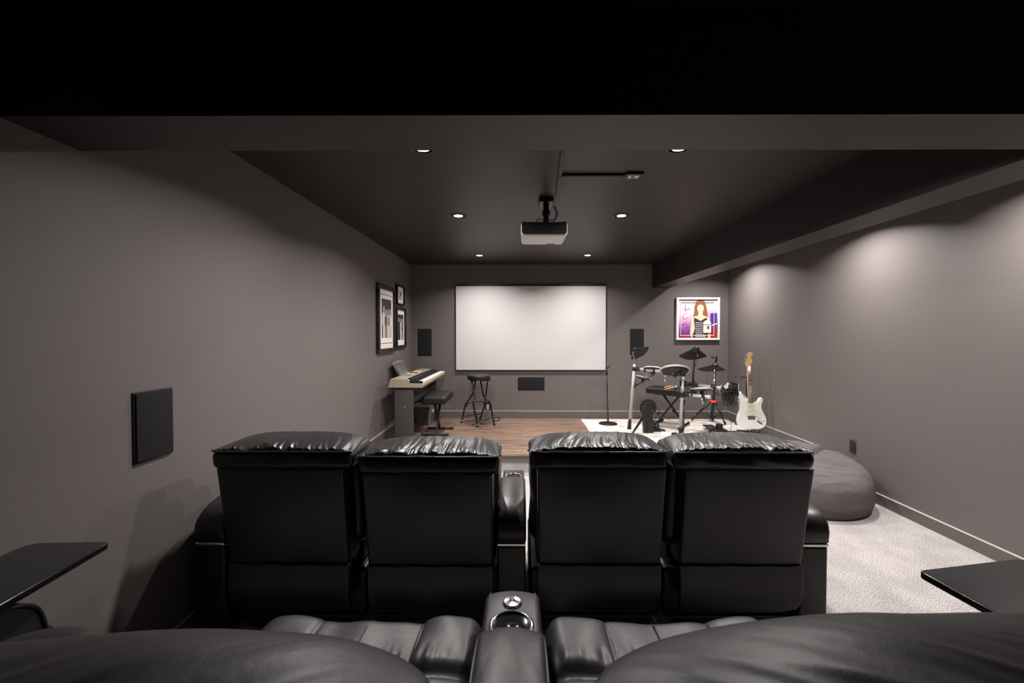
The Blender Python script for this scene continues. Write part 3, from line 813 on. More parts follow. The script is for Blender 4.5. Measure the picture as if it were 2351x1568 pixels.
part('plug', MB().tube([at(1601, 813, 5.09), at(1603, 820, 5.09)], .004, 8), red, dk)
# module with its bundled cables at the arm's end
mo = at(1688, 888, 4.93)
mod = part('drum_module', MB().rbox(mo.x-.022, mo.x+.018, mo.y-.06, mo.y+.06, mo.z-.10, mo.z+.055, .012, 3), blk, dk)
part('module_face', MB().rbox(mo.x+.004, mo.x+.010, mo.y-.064, mo.y-.056, mo.z-.05, mo.z+.045, .002, 1), white, mod)
part('knob', MB().cyl(at(1671, 881.5, 4.9), at(1671, 881.5, 4.86), .014), white, mod)
part('knob', MB().cyl(at(1667, 887.5, 4.9), at(1667, 887.5, 4.84), .022), white, mod)
cbm = MB(); rnd = random.Random(11)
for k in range(34):
    cx, cy = 1675+rnd.uniform(-11, 12), 904+rnd.uniform(-12, 14)
    rx, ry, Yk = rnd.uniform(5, 11), rnd.uniform(9, 20), 4.93+rnd.uniform(-.09, .08)
    ph = rnd.uniform(0, 6.28)
    cbm.tube([at(cx+rx*math.cos(ph+2*PI*i/18)+2*math.sin(3*ph+i), cy+ry*math.sin(ph+2*PI*i/18), Yk+.02*math.sin(i*.8+ph)) for i in range(18)], .0036, 6, 0, True)
part('cable_bundle', cbm, blk, dk)
cbm = MB()
for px, py in ((1655, 884), (1660, 884), (1652, 887)):
    cbm.tube([at(px, py+12, 4.99), at(px+.6, py, 4.985)], .0035, 6)
part('cable_ties', cbm, white, dk)
part('hanging_cable', MB().tube(spline([at(1676, 918, 4.95), at(1680, 940, 4.97), at(1679, 970, 5.05), V((at(1677, 995, 5.15).x, 5.15, ZR+.003))], 8, False), .0028, 6), blk, dk)
for k, (px, py) in enumerate(((1561, 862), (1572, 872), (1566, 894))):
    part('rack_cable', MB().tube(spline([at(px-4, py-2, y2-.03), at(px+1, py+4, y2-.05), at(px+5, py+10, y2-.05), at(px+2, py+18, y2-.03)], 5, False), .004, 6), blk, dk)
part('rack_cable', MB().tube(spline([at(1508, 936, 5.5), at(1522, 952, 5.5), at(1535, 964, 5.45), at(1550, 968, 5.3), at(1566, 965, 5.24)], 6, False), .003, 6), blk, dk)

# kick pad tower
kt = thing('kick_drum_pad', 'black kick drum pad on an upright tower with splayed legs', 'drum pad', onZ(1485, 992, ZR))
kb0 = onZ(1485, 992, ZR); yk = kb0.y
def kz(px, py): p_ = at(px, py, yk); return (p_.x, p_.z)
kp = [kz(1474, 930), kz(1494, 930), kz(1496, 958), kz(1497, 995), kz(1475, 993), kz(1473.5, 958)]
kp = [(x, max(z, ZR)) for x, z in kp]
part('tower', MB().prism(kp, .05, frame_M((0, yk, 0), (1, 0, 0), (0, 0, 1)), .006), blk, kt)
dc = at(1487.5, 935, yk+.07)
dM = frame_M(dc, (1, .12, 0), (0, 0, 1))
kd = part('pad', MB().lathe([(0, -.02), (.09, -.02), (.108, -.012), (.112, 0), (.108, .014), (.085, .018), (.08, .008), (0, .008)], dM, 44), blk, kt)
part('hoop', MB().tube([dM @ V((.104*math.cos(2*PI*i/44), .104*math.sin(2*PI*i/44), .012)) for i in range(44)], .008, 10, 0, True), rub, kd)
part('rib', MB().prism([kz(1483, 955), kz(1489, 955), kz(1484, 998), kz(1482, 998)], .012, frame_M((0, yk-.052, 0), (1, 0, 0), (0, 0, 1)), .003), steel_dark, kt)
lt = MB().tube([at(1482, 928, yk-.055), at(1485, 926, yk-.07), at(1488, 928, yk-.055)], .008, 8)
part('thumb_screw', lt, rub, kt)
e = onZ(1450, 998, ZR+.012)
part('leg', MB().tube([at(1479, 954, yk-.02), e.lerp(at(1479, 954, yk-.02), .08), e], [.017, .013, .014], 10), blk, kt)
e = onZ(1526, 988.5, ZR+.012)
part('leg', MB().tube([at(1496, 975, yk+.05), at(1512, 984, yk+.1), e], [.016, .014, .016], 10), blk, kt)
kpd = thing('kick_pedal', 'black bass drum pedal with a beater behind the kick tower', 'pedal', onZ(1507, 992, ZR))
kq = onZ(1507, 990, ZR)
part('base_plate', MB().rbox(kq.x-.06, kq.x+.05, kq.y-.05, kq.y+.30, ZR, ZR+.012, .004, 2), blk, kpd)
part('post', MB().rbox(kq.x-.055, kq.x-.04, kq.y+.0, kq.y+.02, ZR+.01, ZR+.17, .003, 2).rbox(kq.x+.02, kq.x+.035, kq.y+.0, kq.y+.02, ZR+.01, ZR+.14, .003, 2), blk, kpd)
part('foot_board', MB().rbox(kq.x-.045, kq.x+.025, kq.y+.02, kq.y+.28, 0, .01, .004, 2, M=Matrix.Translation((0, 0, ZR+.06)) @ Matrix.Translation((0, kq.y+.02, 0)) @ Matrix.Rotation(math.radians(8), 4, 'X') @ Matrix.Translation((0, -kq.y-.02, 0))), blk, kpd)
part('axle', MB().cyl((kq.x-.06, kq.y+.01, ZR+.13), (kq.x+.04, kq.y+.01, ZR+.13), .008), steel_dark, kpd)
bt_ = at(1512, 949, yk+.1)
part('beater', MB().tube([V((kq.x-.02, kq.y+.01, ZR+.13)), bt_], .004, 8).cyl(bt_-V((.018, 0, .01)), bt_+V((.018, 0, .01)), .02), steel_dark, kpd)

hp = thing('hi_hat_pedal', 'small black pedal controller on the rug before the guitar stand', 'pedal', onZ(1652, 990, ZR))
hq = onZ(1655, 991, ZR)
part('base', MB().rbox(hq.x-.10, hq.x+.06, hq.y-.06, hq.y+.12, ZR, ZR+.035, .008, 3), blk, hp)
part('foot_board', MB().rbox(hq.x-.15, hq.x-.02, hq.y+.0, hq.y+.2, ZR+.03, ZR+.05, .006, 2), rub, hp)
part('block', MB().rbox(hq.x-.05, hq.x+.01, hq.y-.04, hq.y+.04, ZR+.03, ZR+.10, .006, 2), steel_dark, hp)

# bench used as the drum seat, and sticks on it
x_bench('drum_bench', 'black padded bench on crossed legs behind the drum rack', 'bench', 2.06, 5.85, .60, .34, .712, .085, math.radians(-38), ZR)
def stick(name, label, p0, p1, tip):
    o = thing(name, label, 'drumstick', p0, 'drumsticks on the drum bench')
    p0, p1 = V(p0), V(p1)
    d_ = (p1-p0)
    part('shaft', MB().tube([p0, p0+d_*.7, p0+d_*.95], [.0085, .0085, .004], 12), stickm, o)
    part('tip', MB().lathe([(0, -.008*tip), (.006*tip, -.004*tip), (.008*tip, 0), (.006*tip, .004*tip), (0, .008*tip)], Matrix.Translation(p1), 14), stickm, o)
zt_ = .735
stick('drumstick', 'wooden drumstick lying nearer on the black drum bench', onZ(1527, 893.5, zt_), onZ(1552, 888, zt_+.01), 2.2)
stick('drumstick', 'wooden drumstick lying farther back on the black drum bench', onZ(1526, 889, zt_), onZ(1545, 886, zt_), 1.0)

# tripod stand with red collar
tb = at(1636, 966, 6.03)
ts = thing('tripod_guitar_stand', 'black tripod stand with a red collar and yoke near the back corner', 'tripod stand', (tb.x, tb.y, ZR))
tc1, tt = at(1638, 922, 6.03), at(1643, 826, 6.03)
part('pole', MB().tube([tb, tc1, at(1641.5, 860, 6.03)], .0165, 14).tube([at(1641.5, 862, 6.03), tt], .012, 14), blk, ts)
part('collar', MB().lathe([(.02, -.018), (.046, -.016), (.05, 0), (.046, .014), (.02, .018)], Matrix.Translation(tc1), 28), red, ts)
for k, e in enumerate((onZ(1588, 963.5, ZR+.012), onZ(1665.5, 974, ZR+.012), V((2.78, 6.23, ZR+.012)))):
    s0 = tc1+((e-tc1)*V((1, 1, 0))).normalized()*.045-V((0, 0, .012))
    lg = part('leg', MB().tube([s0, s0.lerp(e, .72)], .0155, 12).tube([s0.lerp(e, .7), e], .012, 12), blk, ts)
    part('rubber_foot', MB().tube([e.lerp(s0, .12), e], .016, 12), rub, lg)
    part('leg_brace', MB().tube([s0.lerp(e, .55), tb+V((0, 0, .05))], .007, 8), blk, ts)
part('yoke', MB().tube(spline([tt, at(1645.5, 828, 6.0), at(1645, 820, 5.98), at(1643, 818, 5.96)], 6, False), .011, 10)
     .tube(spline([at(1645, 817, 5.95), at(1643, 820.5, 5.95), at(1637, 821.5, 5.95), at(1633, 819, 5.95)], 6, False), .0095, 10), blk, ts)
part('clutch_handle', MB().tube([at(1640, 897, 6.0), at(1650, 907, 5.98)], .008, 8), blk, ts)

# electric guitar on its floor stand
GY = 5.15
g0 = at(1726.5, 986, GY)
GS = 6.71e-4
g1 = at(1680+288/7.84, 800+90/7.84, GY+.17)
GV = (g1-g0).length/1368
GM = frame_M(g0, V((1, 0, 0))-(g1-g0)*(g1-g0).x/(g1-g0).length_squared, g1-g0)
gp = lambda pts: [(((x-370)+.06*(1458-y))*GS*(1+.033*(1458-y)/1368), (1458-y)*GV) for x, y in pts]
def G(x, y, w): u, v = gp([(x, y)])[0]; return GM @ V((u, v, w))
gt = thing('electric_guitar', 'white electric guitar with maple headstock on a floor stand by the right wall', 'guitar', g0)
body = spline(gp([(172, 792), (150, 800), (122, 828), (114, 870), (122, 930), (146, 1000), (162, 1075), (150, 1150), (122, 1225), (111, 1300), (124, 1370), (180, 1425), (280, 1452), (400, 1458), (520, 1444), (600, 1400), (633, 1320), (622, 1240), (582, 1160), (548, 1085), (546, 1010), (566, 945), (562, 898), (528, 882), (500, 905), (475, 950), (430, 970), (388, 968), (300, 905), (280, 906), (240, 898), (208, 862), (190, 818)]), 4)
part('body', MB().prism(body, .042, GM @ Matrix.Translation((0, 0, -.042)), .008, k=4), gwhite, gt)
pgd = spline(gp([(262, 935), (298, 925), (298, 985), (388, 985), (388, 978), (440, 985), (495, 960), (520, 905), (545, 910), (540, 970), (520, 1040), (530, 1100), (575, 1180), (605, 1260), (590, 1305), (540, 1305), (480, 1275), (425, 1240), (415, 1225), (300, 1225), (280, 1250), (255, 1235), (240, 1190), (262, 1120), (270, 1050), (258, 990)]), 4)
part('pickguard', MB().prism(pgd, .003, GM, .001), pearl, gt)
nk = part('neck', MB().prism(gp([(272, 335), (330, 335), (384, 985), (297, 985)]), .016, GM @ Matrix.Translation((0, 0, -.006)), .003), maple, gt)
part('fretboard', MB().prism(gp([(274, 335), (328, 335), (381, 984), (300, 984)]), .005, GM @ Matrix.Translation((0, 0, .010)), .001), rosew, nk)
fm = MB()
for k in range(1, 22):
    t = (1-2**(-k/12))/(1-2**(-21.4/12))
    y = 335+t*649; xl, xr = 274+26*t, 328+53*t
    fm.tube([G(xl, y, .0155), G(xr, y, .0155)], .0014, 6)
part('frets', fm, fretm, nk)
dm = MB()
for k in (3, 5, 7, 9, 12, 15, 17, 19):
    t = (1-2**(-(k-.5)/12))/(1-2**(-21.4/12)); y = 335+t*649; xm = 301+39.5*t
    dm.lathe([(0, 0), (.0032, 0), (.0032, .0006), (0, .0006)], frame_M(G(xm, y, .0150), GM.to_3x3() @ V((1, 0, 0)), GM.to_3x3() @ V((0, 1, 0))), 10)
part('inlay_dots', dm, offw, nk)
hd = spline(gp([(272, 335), (262, 322), (244, 290), (252, 255), (285, 130), (296, 90), (325, 70), (358, 76), (376, 98), (368, 130), (345, 152), (344, 175), (366, 215), (368, 245), (345, 280), (333, 310), (330, 335)]), 4)
hs = part('headstock', MB().prism(hd, .013, GM @ Matrix.Translation((0, 0, -.008)), .003), maple, gt)
for k in range(6):
    x, y = 250+k*7.2, 262-k*31
    m = MB().cyl(G(x+10, y, .004), G(x+10, y, .014), .0045, seg=10).cyl(G(x+2, y, .0), G(x-24, y-2, .0), .003, seg=8)
    m.rbox(-.008, .008, -.006, .006, -.004, .004, .003, 2, M=GM @ Matrix.Translation((*gp([(x-24, y-2)])[0], 0)))
    part('tuning_peg', m, chrome, hs)
for (x, y, a) in ((342, 1025, 0), (347, 1110, 0), (360, 1190, -.12)):
    m = MB().prism([(-.042, -.0085), (.042, -.0085), (.042, .0085), (-.042, .0085)], .008, GM @ Matrix.Translation((*gp([(x, y)])[0], .002)) @ Matrix.Rotation(a, 4, 'Z'), .003)
    part('pickup', m, offw, gt)
bM = GM @ Matrix.Translation((*gp([(360, 1255)])[0], .0))
bd = part('bridge', MB().prism([(-.042, -.018), (.042, -.018), (.042, .02), (-.042, .02)], .008, bM, .002), steel_dark, gt)
sd = MB()
for i in range(6): sd.rbox(-.036+i*.0125, -.026+i*.0125, -.014, .012, .007, .014, .002, 1, M=bM)
part('saddles', sd, chrome, bd)
for (x, y) in ((440, 1205), (500, 1240), (570, 1282)):
    part('knob', MB().lathe([(0, 0), (.0125, 0), (.0105, .014), (0, .015)], frame_M(G(x, y, .002), GM.to_3x3() @ V((1, 0, 0)), GM.to_3x3() @ V((0, 1, 0))), 20), ivory, gt)
part('switch', MB().tube([G(500, 1165, .002), G(520, 1160, .016)], .0025, 8), offw, gt)
jM = frame_M(G(505, 1330, .0005), GM.to_3x3() @ V((.86, -.5, 0)), GM.to_3x3() @ V((.5, .86, 0)))
part('jack_plate', MB().prism(ell(0, 0, .042, .0135), .006, jM, .002).cyl(jM @ V((.008, 0, .0)), jM @ V((.008, 0, .009)), .006), MATS['chrome'], gt)
sm = MB()
for i in range(6):
    sm.tube([G(284+i*7, 330, .0185), G(301+i*14.5, 985, .019), G(311+i*19.5, 1255, .013)], .0005, 5)
part('strings', sm, brushed, gt)
part('strap_button', MB().cyl(G(170, 794, -.02), G(168, 778, -.02), .005), chrome, gt)
# floor stand for the guitar
gs = thing('guitar_floor_stand', 'low black folding stand holding the white guitar', 'guitar stand', (g0.x, GY+.1, ZR))
back = g0+V((.02, .10, .01))
nkp = G(318, 520, -.05)
part('back_post', MB().tube([V((back.x, back.y+.03, ZR+.06)), V((nkp.x, nkp.y+.03, nkp.z))], .008, 10), blk, gs)
part('neck_yoke', MB().tube([G(195, 516, -.035), G(318, 524, -.05), G(380, 522, -.035)], .010, 10).tube([G(362, 540, -.045), G(365, 640, -.05)], .008, 8), rub, gs)
ctr = g0+V((.015, -.005, -.02))
fl, frr, bl_ = onZ(1690, 994.5, ZR+.01), onZ(1760, 1001, ZR+.01), V((2.78, 5.48, ZR+.01))
part('leg', MB().tube([ctr, onZ(1642, 991, ZR+.01).lerp(ctr, .0)], .0085, 10), blk, gs)
part('leg', MB().tube([ctr, V((min(frr.x, 3.0), frr.y, ZR+.01))], .0105, 10), blk, gs)
part('leg', MB().tube([ctr, bl_], .0085, 10), blk, gs)
part('hub', MB().tube([ctr+V((0, 0, .02)), ctr-V((0, 0, .02)), V((ctr.x-.005, ctr.y, ZR+.03))], [.022, .02, .012], 12), steel_dark, gs)
part('cradle', MB().tube([ctr+V((-.10, .05, -.012)), ctr+V((-.06, -.01, -.012)), ctr+V((.06, -.01, -.012)), ctr+V((.10, .05, -.012))], .009, 10), rub, gs)
bt2 = onZ(1693, 972, ZR+.02)
part('rubber_foot', MB().tube([bt2-V((.03, 0, 0)), bt2+V((.03, -.01, -.005))], .014, 10), rub, gs)

# ------------------------------------------------------------------ bean bag
bc = V((2.50, 3.735, 0)); BR = (.472, .47)
BP = spline([V((r, z)).to_3d() for r, z in ((0, .415), (.2, .415), (.45, .41), (.7, .392), (.86, .366), (.96, .315), (1.0, .24), (1.01, .15), (.985, .07), (.94, .02), (.86, .0), (.4, 0), (0, 0))], 10, False)
def bag_profile(u):
    f = u*(len(BP)-1); i = min(len(BP)-2, int(f)); p = BP[i].lerp(BP[i+1], f-i)
    return max(0, p.x), max(0, p.y)
def bag(u, v):
    w = 2*PI*v; a = PI*u                     # a from the top pole to the bottom pole
    ca, sa = math.cos(a), math.sin(a)
    pr, z = bag_profile(u)
    k = max(0, min(1, (z-.20)/.2))
    x, y = BR[0]*pr*math.cos(w), BR[1]*pr*math.sin(w)
    z *= 1+.20*y/.47-.03*x/.47               # slumped towards the near side
    # a deep diagonal fold with a raised lip, then smaller creases running round
    dx = x*.62-(y-.02)*.78
    fold = (math.exp(-(dx/.05)**2)*.016-math.exp(-((dx-.06)/.02)**2)*.032)*k
    q1 = noise.noise(V((x*2.2, y*10+x*2.5, 3))); q2 = noise.noise(V((x*4.5, y*24+x*5, 8)))
    f = fold+(1-2*abs(q1)**.8)*.016*k+(1-2*abs(q2)**.8)*.010*min(1, k*3)-.018*k
    g = noise.noise(V((w*1.1, z*14, 5)))*.009+noise.noise(V((w*2.5, z*40+w*2, 6)))*.003
    e = 1+g*(1-k)
    return bc+V((x*e, y*e, max(0, z+f*(1 if z > .02 else 0))))
m = MB(); m.grid(lambda u, v: bag(u, v), 120, 170, closed_v=True)
single('bean_bag', m, cloth, 'mauve grey fabric bean bag slumped on the carpet by the right wall', 'bean bag', bc)

# ------------------------------------------------------------------ recliners
def creases(x, v, seed, fx, fv, sk):
    """gathered leather folds: along v, spread along x, skewed by sk"""
    wv = noise.noise(V((x*3.1, v*1.3, seed+9)))*.05
    a = noise.noise(V(((x+sk*v+wv)*fx, v*fv, seed)))
    b = noise.noise(V(((x+sk*1.3*v+wv)*fx*2.3, v*fv*1.6, seed+4)))
    a = 1-2*abs(a)**.8; b = 1-2*abs(b)**.8
    return .68*a+.32*b
def front_recliner(i, name_label, xl, xr, hl, hr, dz, seed, arms, lean=.075, skew=.0):
    YT = 1.885
    ztop, zmid, zbot = .858+dz, .383+dz*.3, .150+dz*.3
    xc = (hl+hr)/2; hw = (hr-hl)/2
    o = thing('recliner', name_label, 'recliner', ((xl+xr)/2, 2.2, 0), 'front row of black leather recliners')
    zs, ys, D, H = .938+dz, YT-.021, .278, .041
    # puffy gathered crown
    nu, nv = 230, 90
    def dome(u, v):
        s = math.sin((u*2-1)*PI/2)
        t = v
        k = max(0, 1-abs(s)**2.8)**.5
        cu = math.sin(PI*min(1, t*.62+.02))
        z = zs + (H*k)*cu**.8*(1+.06*noise.noise(V((s*2, seed, 1))))
        y = ys + D*t**1.25 - .010*math.sin(PI*min(1, t*2.2))*k
        if t > .8: z -= (t-.8)**2*2.2
        x = xc+(hw-.006)*s*(1-.085*t**1.2)
        fade = max(0, 1-abs(s)**8)*(.25+.75*math.exp(-((t-.16)/.26)**2))*min(1, t*14)
        d = creases(x, t, seed, 17, 1.0, skew+.03*math.sin(3*s))*.0118*fade*(k+.25)
        pl_ = noise.noise(V(((x+skew*t)*75, t*2.2, seed+6)))
        d += (1-2*abs(pl_)**.9)*.0026*math.exp(-(t/.17)**2)*min(1, t*20)*(k+.3)
        return V((x, y-d*.45, z+d))
    hd_ = part('headrest', MB().grid(dome, nu, nv), leather, o)
    # band under the seam
    def bandfn(p, c):
        w = noise.noise(V((p.x*10, p.z*18+p.x*4, seed+2)))*(.011 if i >= 2 else .005)
        t_ = (p.z-c.z)/.045
        return (c.x+(p.x-c.x)*(1-.012*(1-t_)), p.y-.009*(1-t_*t_)-w*.8*(1-t_*t_), p.z+w*.2)
    part('headrest_band', MB().rbox(hl+.004, hr-.004, YT-.014, YT+.24, ztop-.004, zs+.002, .028, 9, sub=(120, 4, 12), fn=bandfn), leather, o)
    pts = []
    for k in range(49):
        s = -1+2*k/48
        wob = noise.noise(V((s*6, seed, 7)))*.003
        pts.append(V((xc+hw*s*.996, ys-.004+.03*max(0, abs(s)-.93)/.07, zs+wob+.001)))
    part('piping', MB().tube(pts, .0042, 8), leather, hd_)
    tm = MB()
    for k in range(1, 96, 1):
        s = -1+2*k/96
        if abs(s) > .96: continue
        a_ = V((xc+hw*s*.996, ys-.0075, zs+noise.noise(V((s*6, seed, 7)))*.003+.007))
        tm.box(a_.x-.0016, a_.x+.0016, a_.y-.001, a_.y+.001, a_.z-.0007, a_.z+.0007)
    part('stitching', tm, stitch, hd_)
    # back panel: slopes away below, narrows a little
    def panfn(p, c):
        t_ = (ztop-p.z)/(ztop-zmid)
        y = p.y+lean*t_
        if p.y < YT+.02: y += -.012*math.sin(PI*min(1, max(0, (p.x-xl)/(xr-xl))))*math.sin(PI*min(1, max(0, t_))) + .002*noise.noise(V((p.x*4, p.z*4, seed)))
        return (c.x+(p.x-c.x)*(1-.012*t_), y, p.z)
    part('back_panel', MB().rbox(xl, xr, YT, YT+.14, zmid, ztop+.004, .016, 4, sub=(24, 3, 24), fn=panfn), leather, o)
    # loose flap covering the mechanism
    def flapfn(p, c):
        t_ = (zmid-p.z)/(zmid-zbot)
        w = noise.noise(V((p.x*3.5, p.z*5, seed+3)))*.010*t_
        rd = .045*max(0, t_-.72)**1.5*8*max(0, abs((p.x-c.x)/((xr-xl)/2))-.7)
        return (c.x+(p.x-c.x)*(1+.004-.07*max(0, t_-.5)**2*2.2), p.y+lean+.02*t_*t_-.01*math.sin(PI*min(1, max(0, t_)))+w, p.z+rd+.004*noise.noise(V((p.x*6, 0, seed))))
    part('back_flap', MB().rbox(xl+.004, xr-.004, YT-.004, YT+.03, zbot, zmid+.006, .006, 3, sub=(30, 2, 16), fn=flapfn), leather, o)
    sm_ = MB()
    for (zz, yy, tt_) in ((ztop-.004, YT-.0035, 0), (zmid+.003, YT+lean-.006, 1)):
        w = (xr-xl)/2*(1-.012*tt_)-.01
        sm_.tube([V(((xl+xr)/2-w+2*w*k/20, yy-(.0 if tt_ == 0 else .002), zz+.0015*math.sin(k))) for k in range(21)], .0022, 6)
    part('seam', sm_, leather, o)
    # front cushions
    def cfn(p, c):
        n_ = noise.noise(V((p.x*6, p.y*6, p.z*7+seed)))*.012
        t_ = (p.z-c.z)/.3
        return (p.x+n_*.6, p.y+n_+.03*(1-t_), p.z+n_)
    part('back_cushion', MB().rbox(hl+.012, hr-.012, YT+.12, YT+.33, .42+dz, .90+dz, .07, 5, sub=(8, 6, 14), fn=cfn), leather, o)
    def sfn(p, c):
        n_ = noise.noise(V((p.x*6, p.y*6, seed+5)))*.012
        return (p.x, p.y, p.z+(n_ if p.z > c.z else 0))
    part('seat_cushion', MB().rbox(xl+.0, xr-.0, YT+.22, YT+.82, .28, .475, .06, 5, sub=(10, 12, 3), fn=sfn), leather, o)
    part('footrest', MB().rbox(xl+.01, xr-.01, YT+.76, YT+.86, .09, .40, .03, 4), leather, o)
    part('seat_body', MB().rbox(xl-.033, xr+.033, YT+.20, YT+.80, .055, .30, .02, 3), leather, o)
    bf = MB()
    for y in (YT+.18, YT+.70): bf.rbox(xl+.01, xr-.01, y, y+.03, .05, .08, .003, 1)
    for x in (xl+.03, xr-.06): bf.rbox(x, x+.03, YT+.16, YT+.74, .03, .06, .003, 1)
    for x in (xl+.04, xr-.07):
        for y in (YT+.2, YT+.68): bf.rbox(x, x+.04, y, y+.04, 0, .04, .003, 1)
    part('base_frame', bf, steel_dark, o)
    part('motor_box', MB().rbox((xl+xr)/2-.05, (xl+xr)/2+.06, YT+.3, YT+.5, .08, .15, .01, 2), blk, o)
    # arms
    for (ax0, ax1) in arms:
        ab = part('arm', MB().rbox(ax0, ax1, 2.0, 2.74, .015, .452, .012, 3, sub=(2, 8, 6)), leather, o)
        out = spline([(2.0, .468), (1.990, .50), (1.990, .535), (2.005, .580), (2.06, .622), (2.18, .648), (2.40, .648), (2.465, .632), (2.482, .585), (2.482, .468)], 5, False)
        MP = frame_M((ax0-.003, 0, 0), (0, 1, 0), (0, 0, 1))
        def crown(mbx):
            cxx = (ax0+ax1)/2; hx = (ax1-ax0)/2+.003
            for q_ in mbx.v:
                e_ = min(1, max(0, (q_.z-.50)/.13)); e_ = e_*e_*(3-2*e_)
                q_.z -= .016*e_*((q_.x-cxx)/hx)**2
            return mbx
        pd_ = part('arm_pad', crown(MB().prism(out, ax1-ax0+.006, MP, .014, k=5)), leather, ab)
        part('chrome_strip', MB().rbox(ax0+.001, ax1-.001, 1.996, 2.012, .453, .467, .003, 2), chrome, ab)
        part('console_top', MB().rbox(ax0+.002, ax1-.002, 2.47, 2.735, .44, .582, .014, 4), leather, ab)
        cxx = (ax0+ax1)/2
        ringp = [V((cxx+.046*math.cos(2*PI*k/32), 2.60+.046*math.sin(2*PI*k/32), .584)) for k in range(32)]
        part('cup_ring', MB().tube(ringp, .005, 8, 0, True), chrome, ab)
        part('cup_well', MB().lathe([(0, 0), (.044, 0), (.044, .003), (0, .003)], Matrix.Translation((cxx, 2.60, .582)), 32), blkg, ab)
    return o
front_recliner(0, 'black leather recliner, leftmost of the front row, its arm near the left wall', -1.363, -.795, -1.378, -.736, .0, 3.3, [(-1.545, -1.405)], skew=.03)
front_recliner(1, 'black leather recliner, second from left in the front row, left of the middle aisle gap', -.715, -.127, -.733, -.088, -.022, 11.7, [(-.113, .022)], skew=.0)
front_recliner(2, 'black leather recliner, third from left in the front row, right of the middle armrest', .075, .652, .030, .658, .0, 23.1, [], skew=-.03)
front_recliner(3, 'black leather recliner, rightmost of the front row, in front of the bean bag', .733, 1.306, .664, 1.300, -.002, 37.9, [(1.318, 1.450)], skew=-.05)

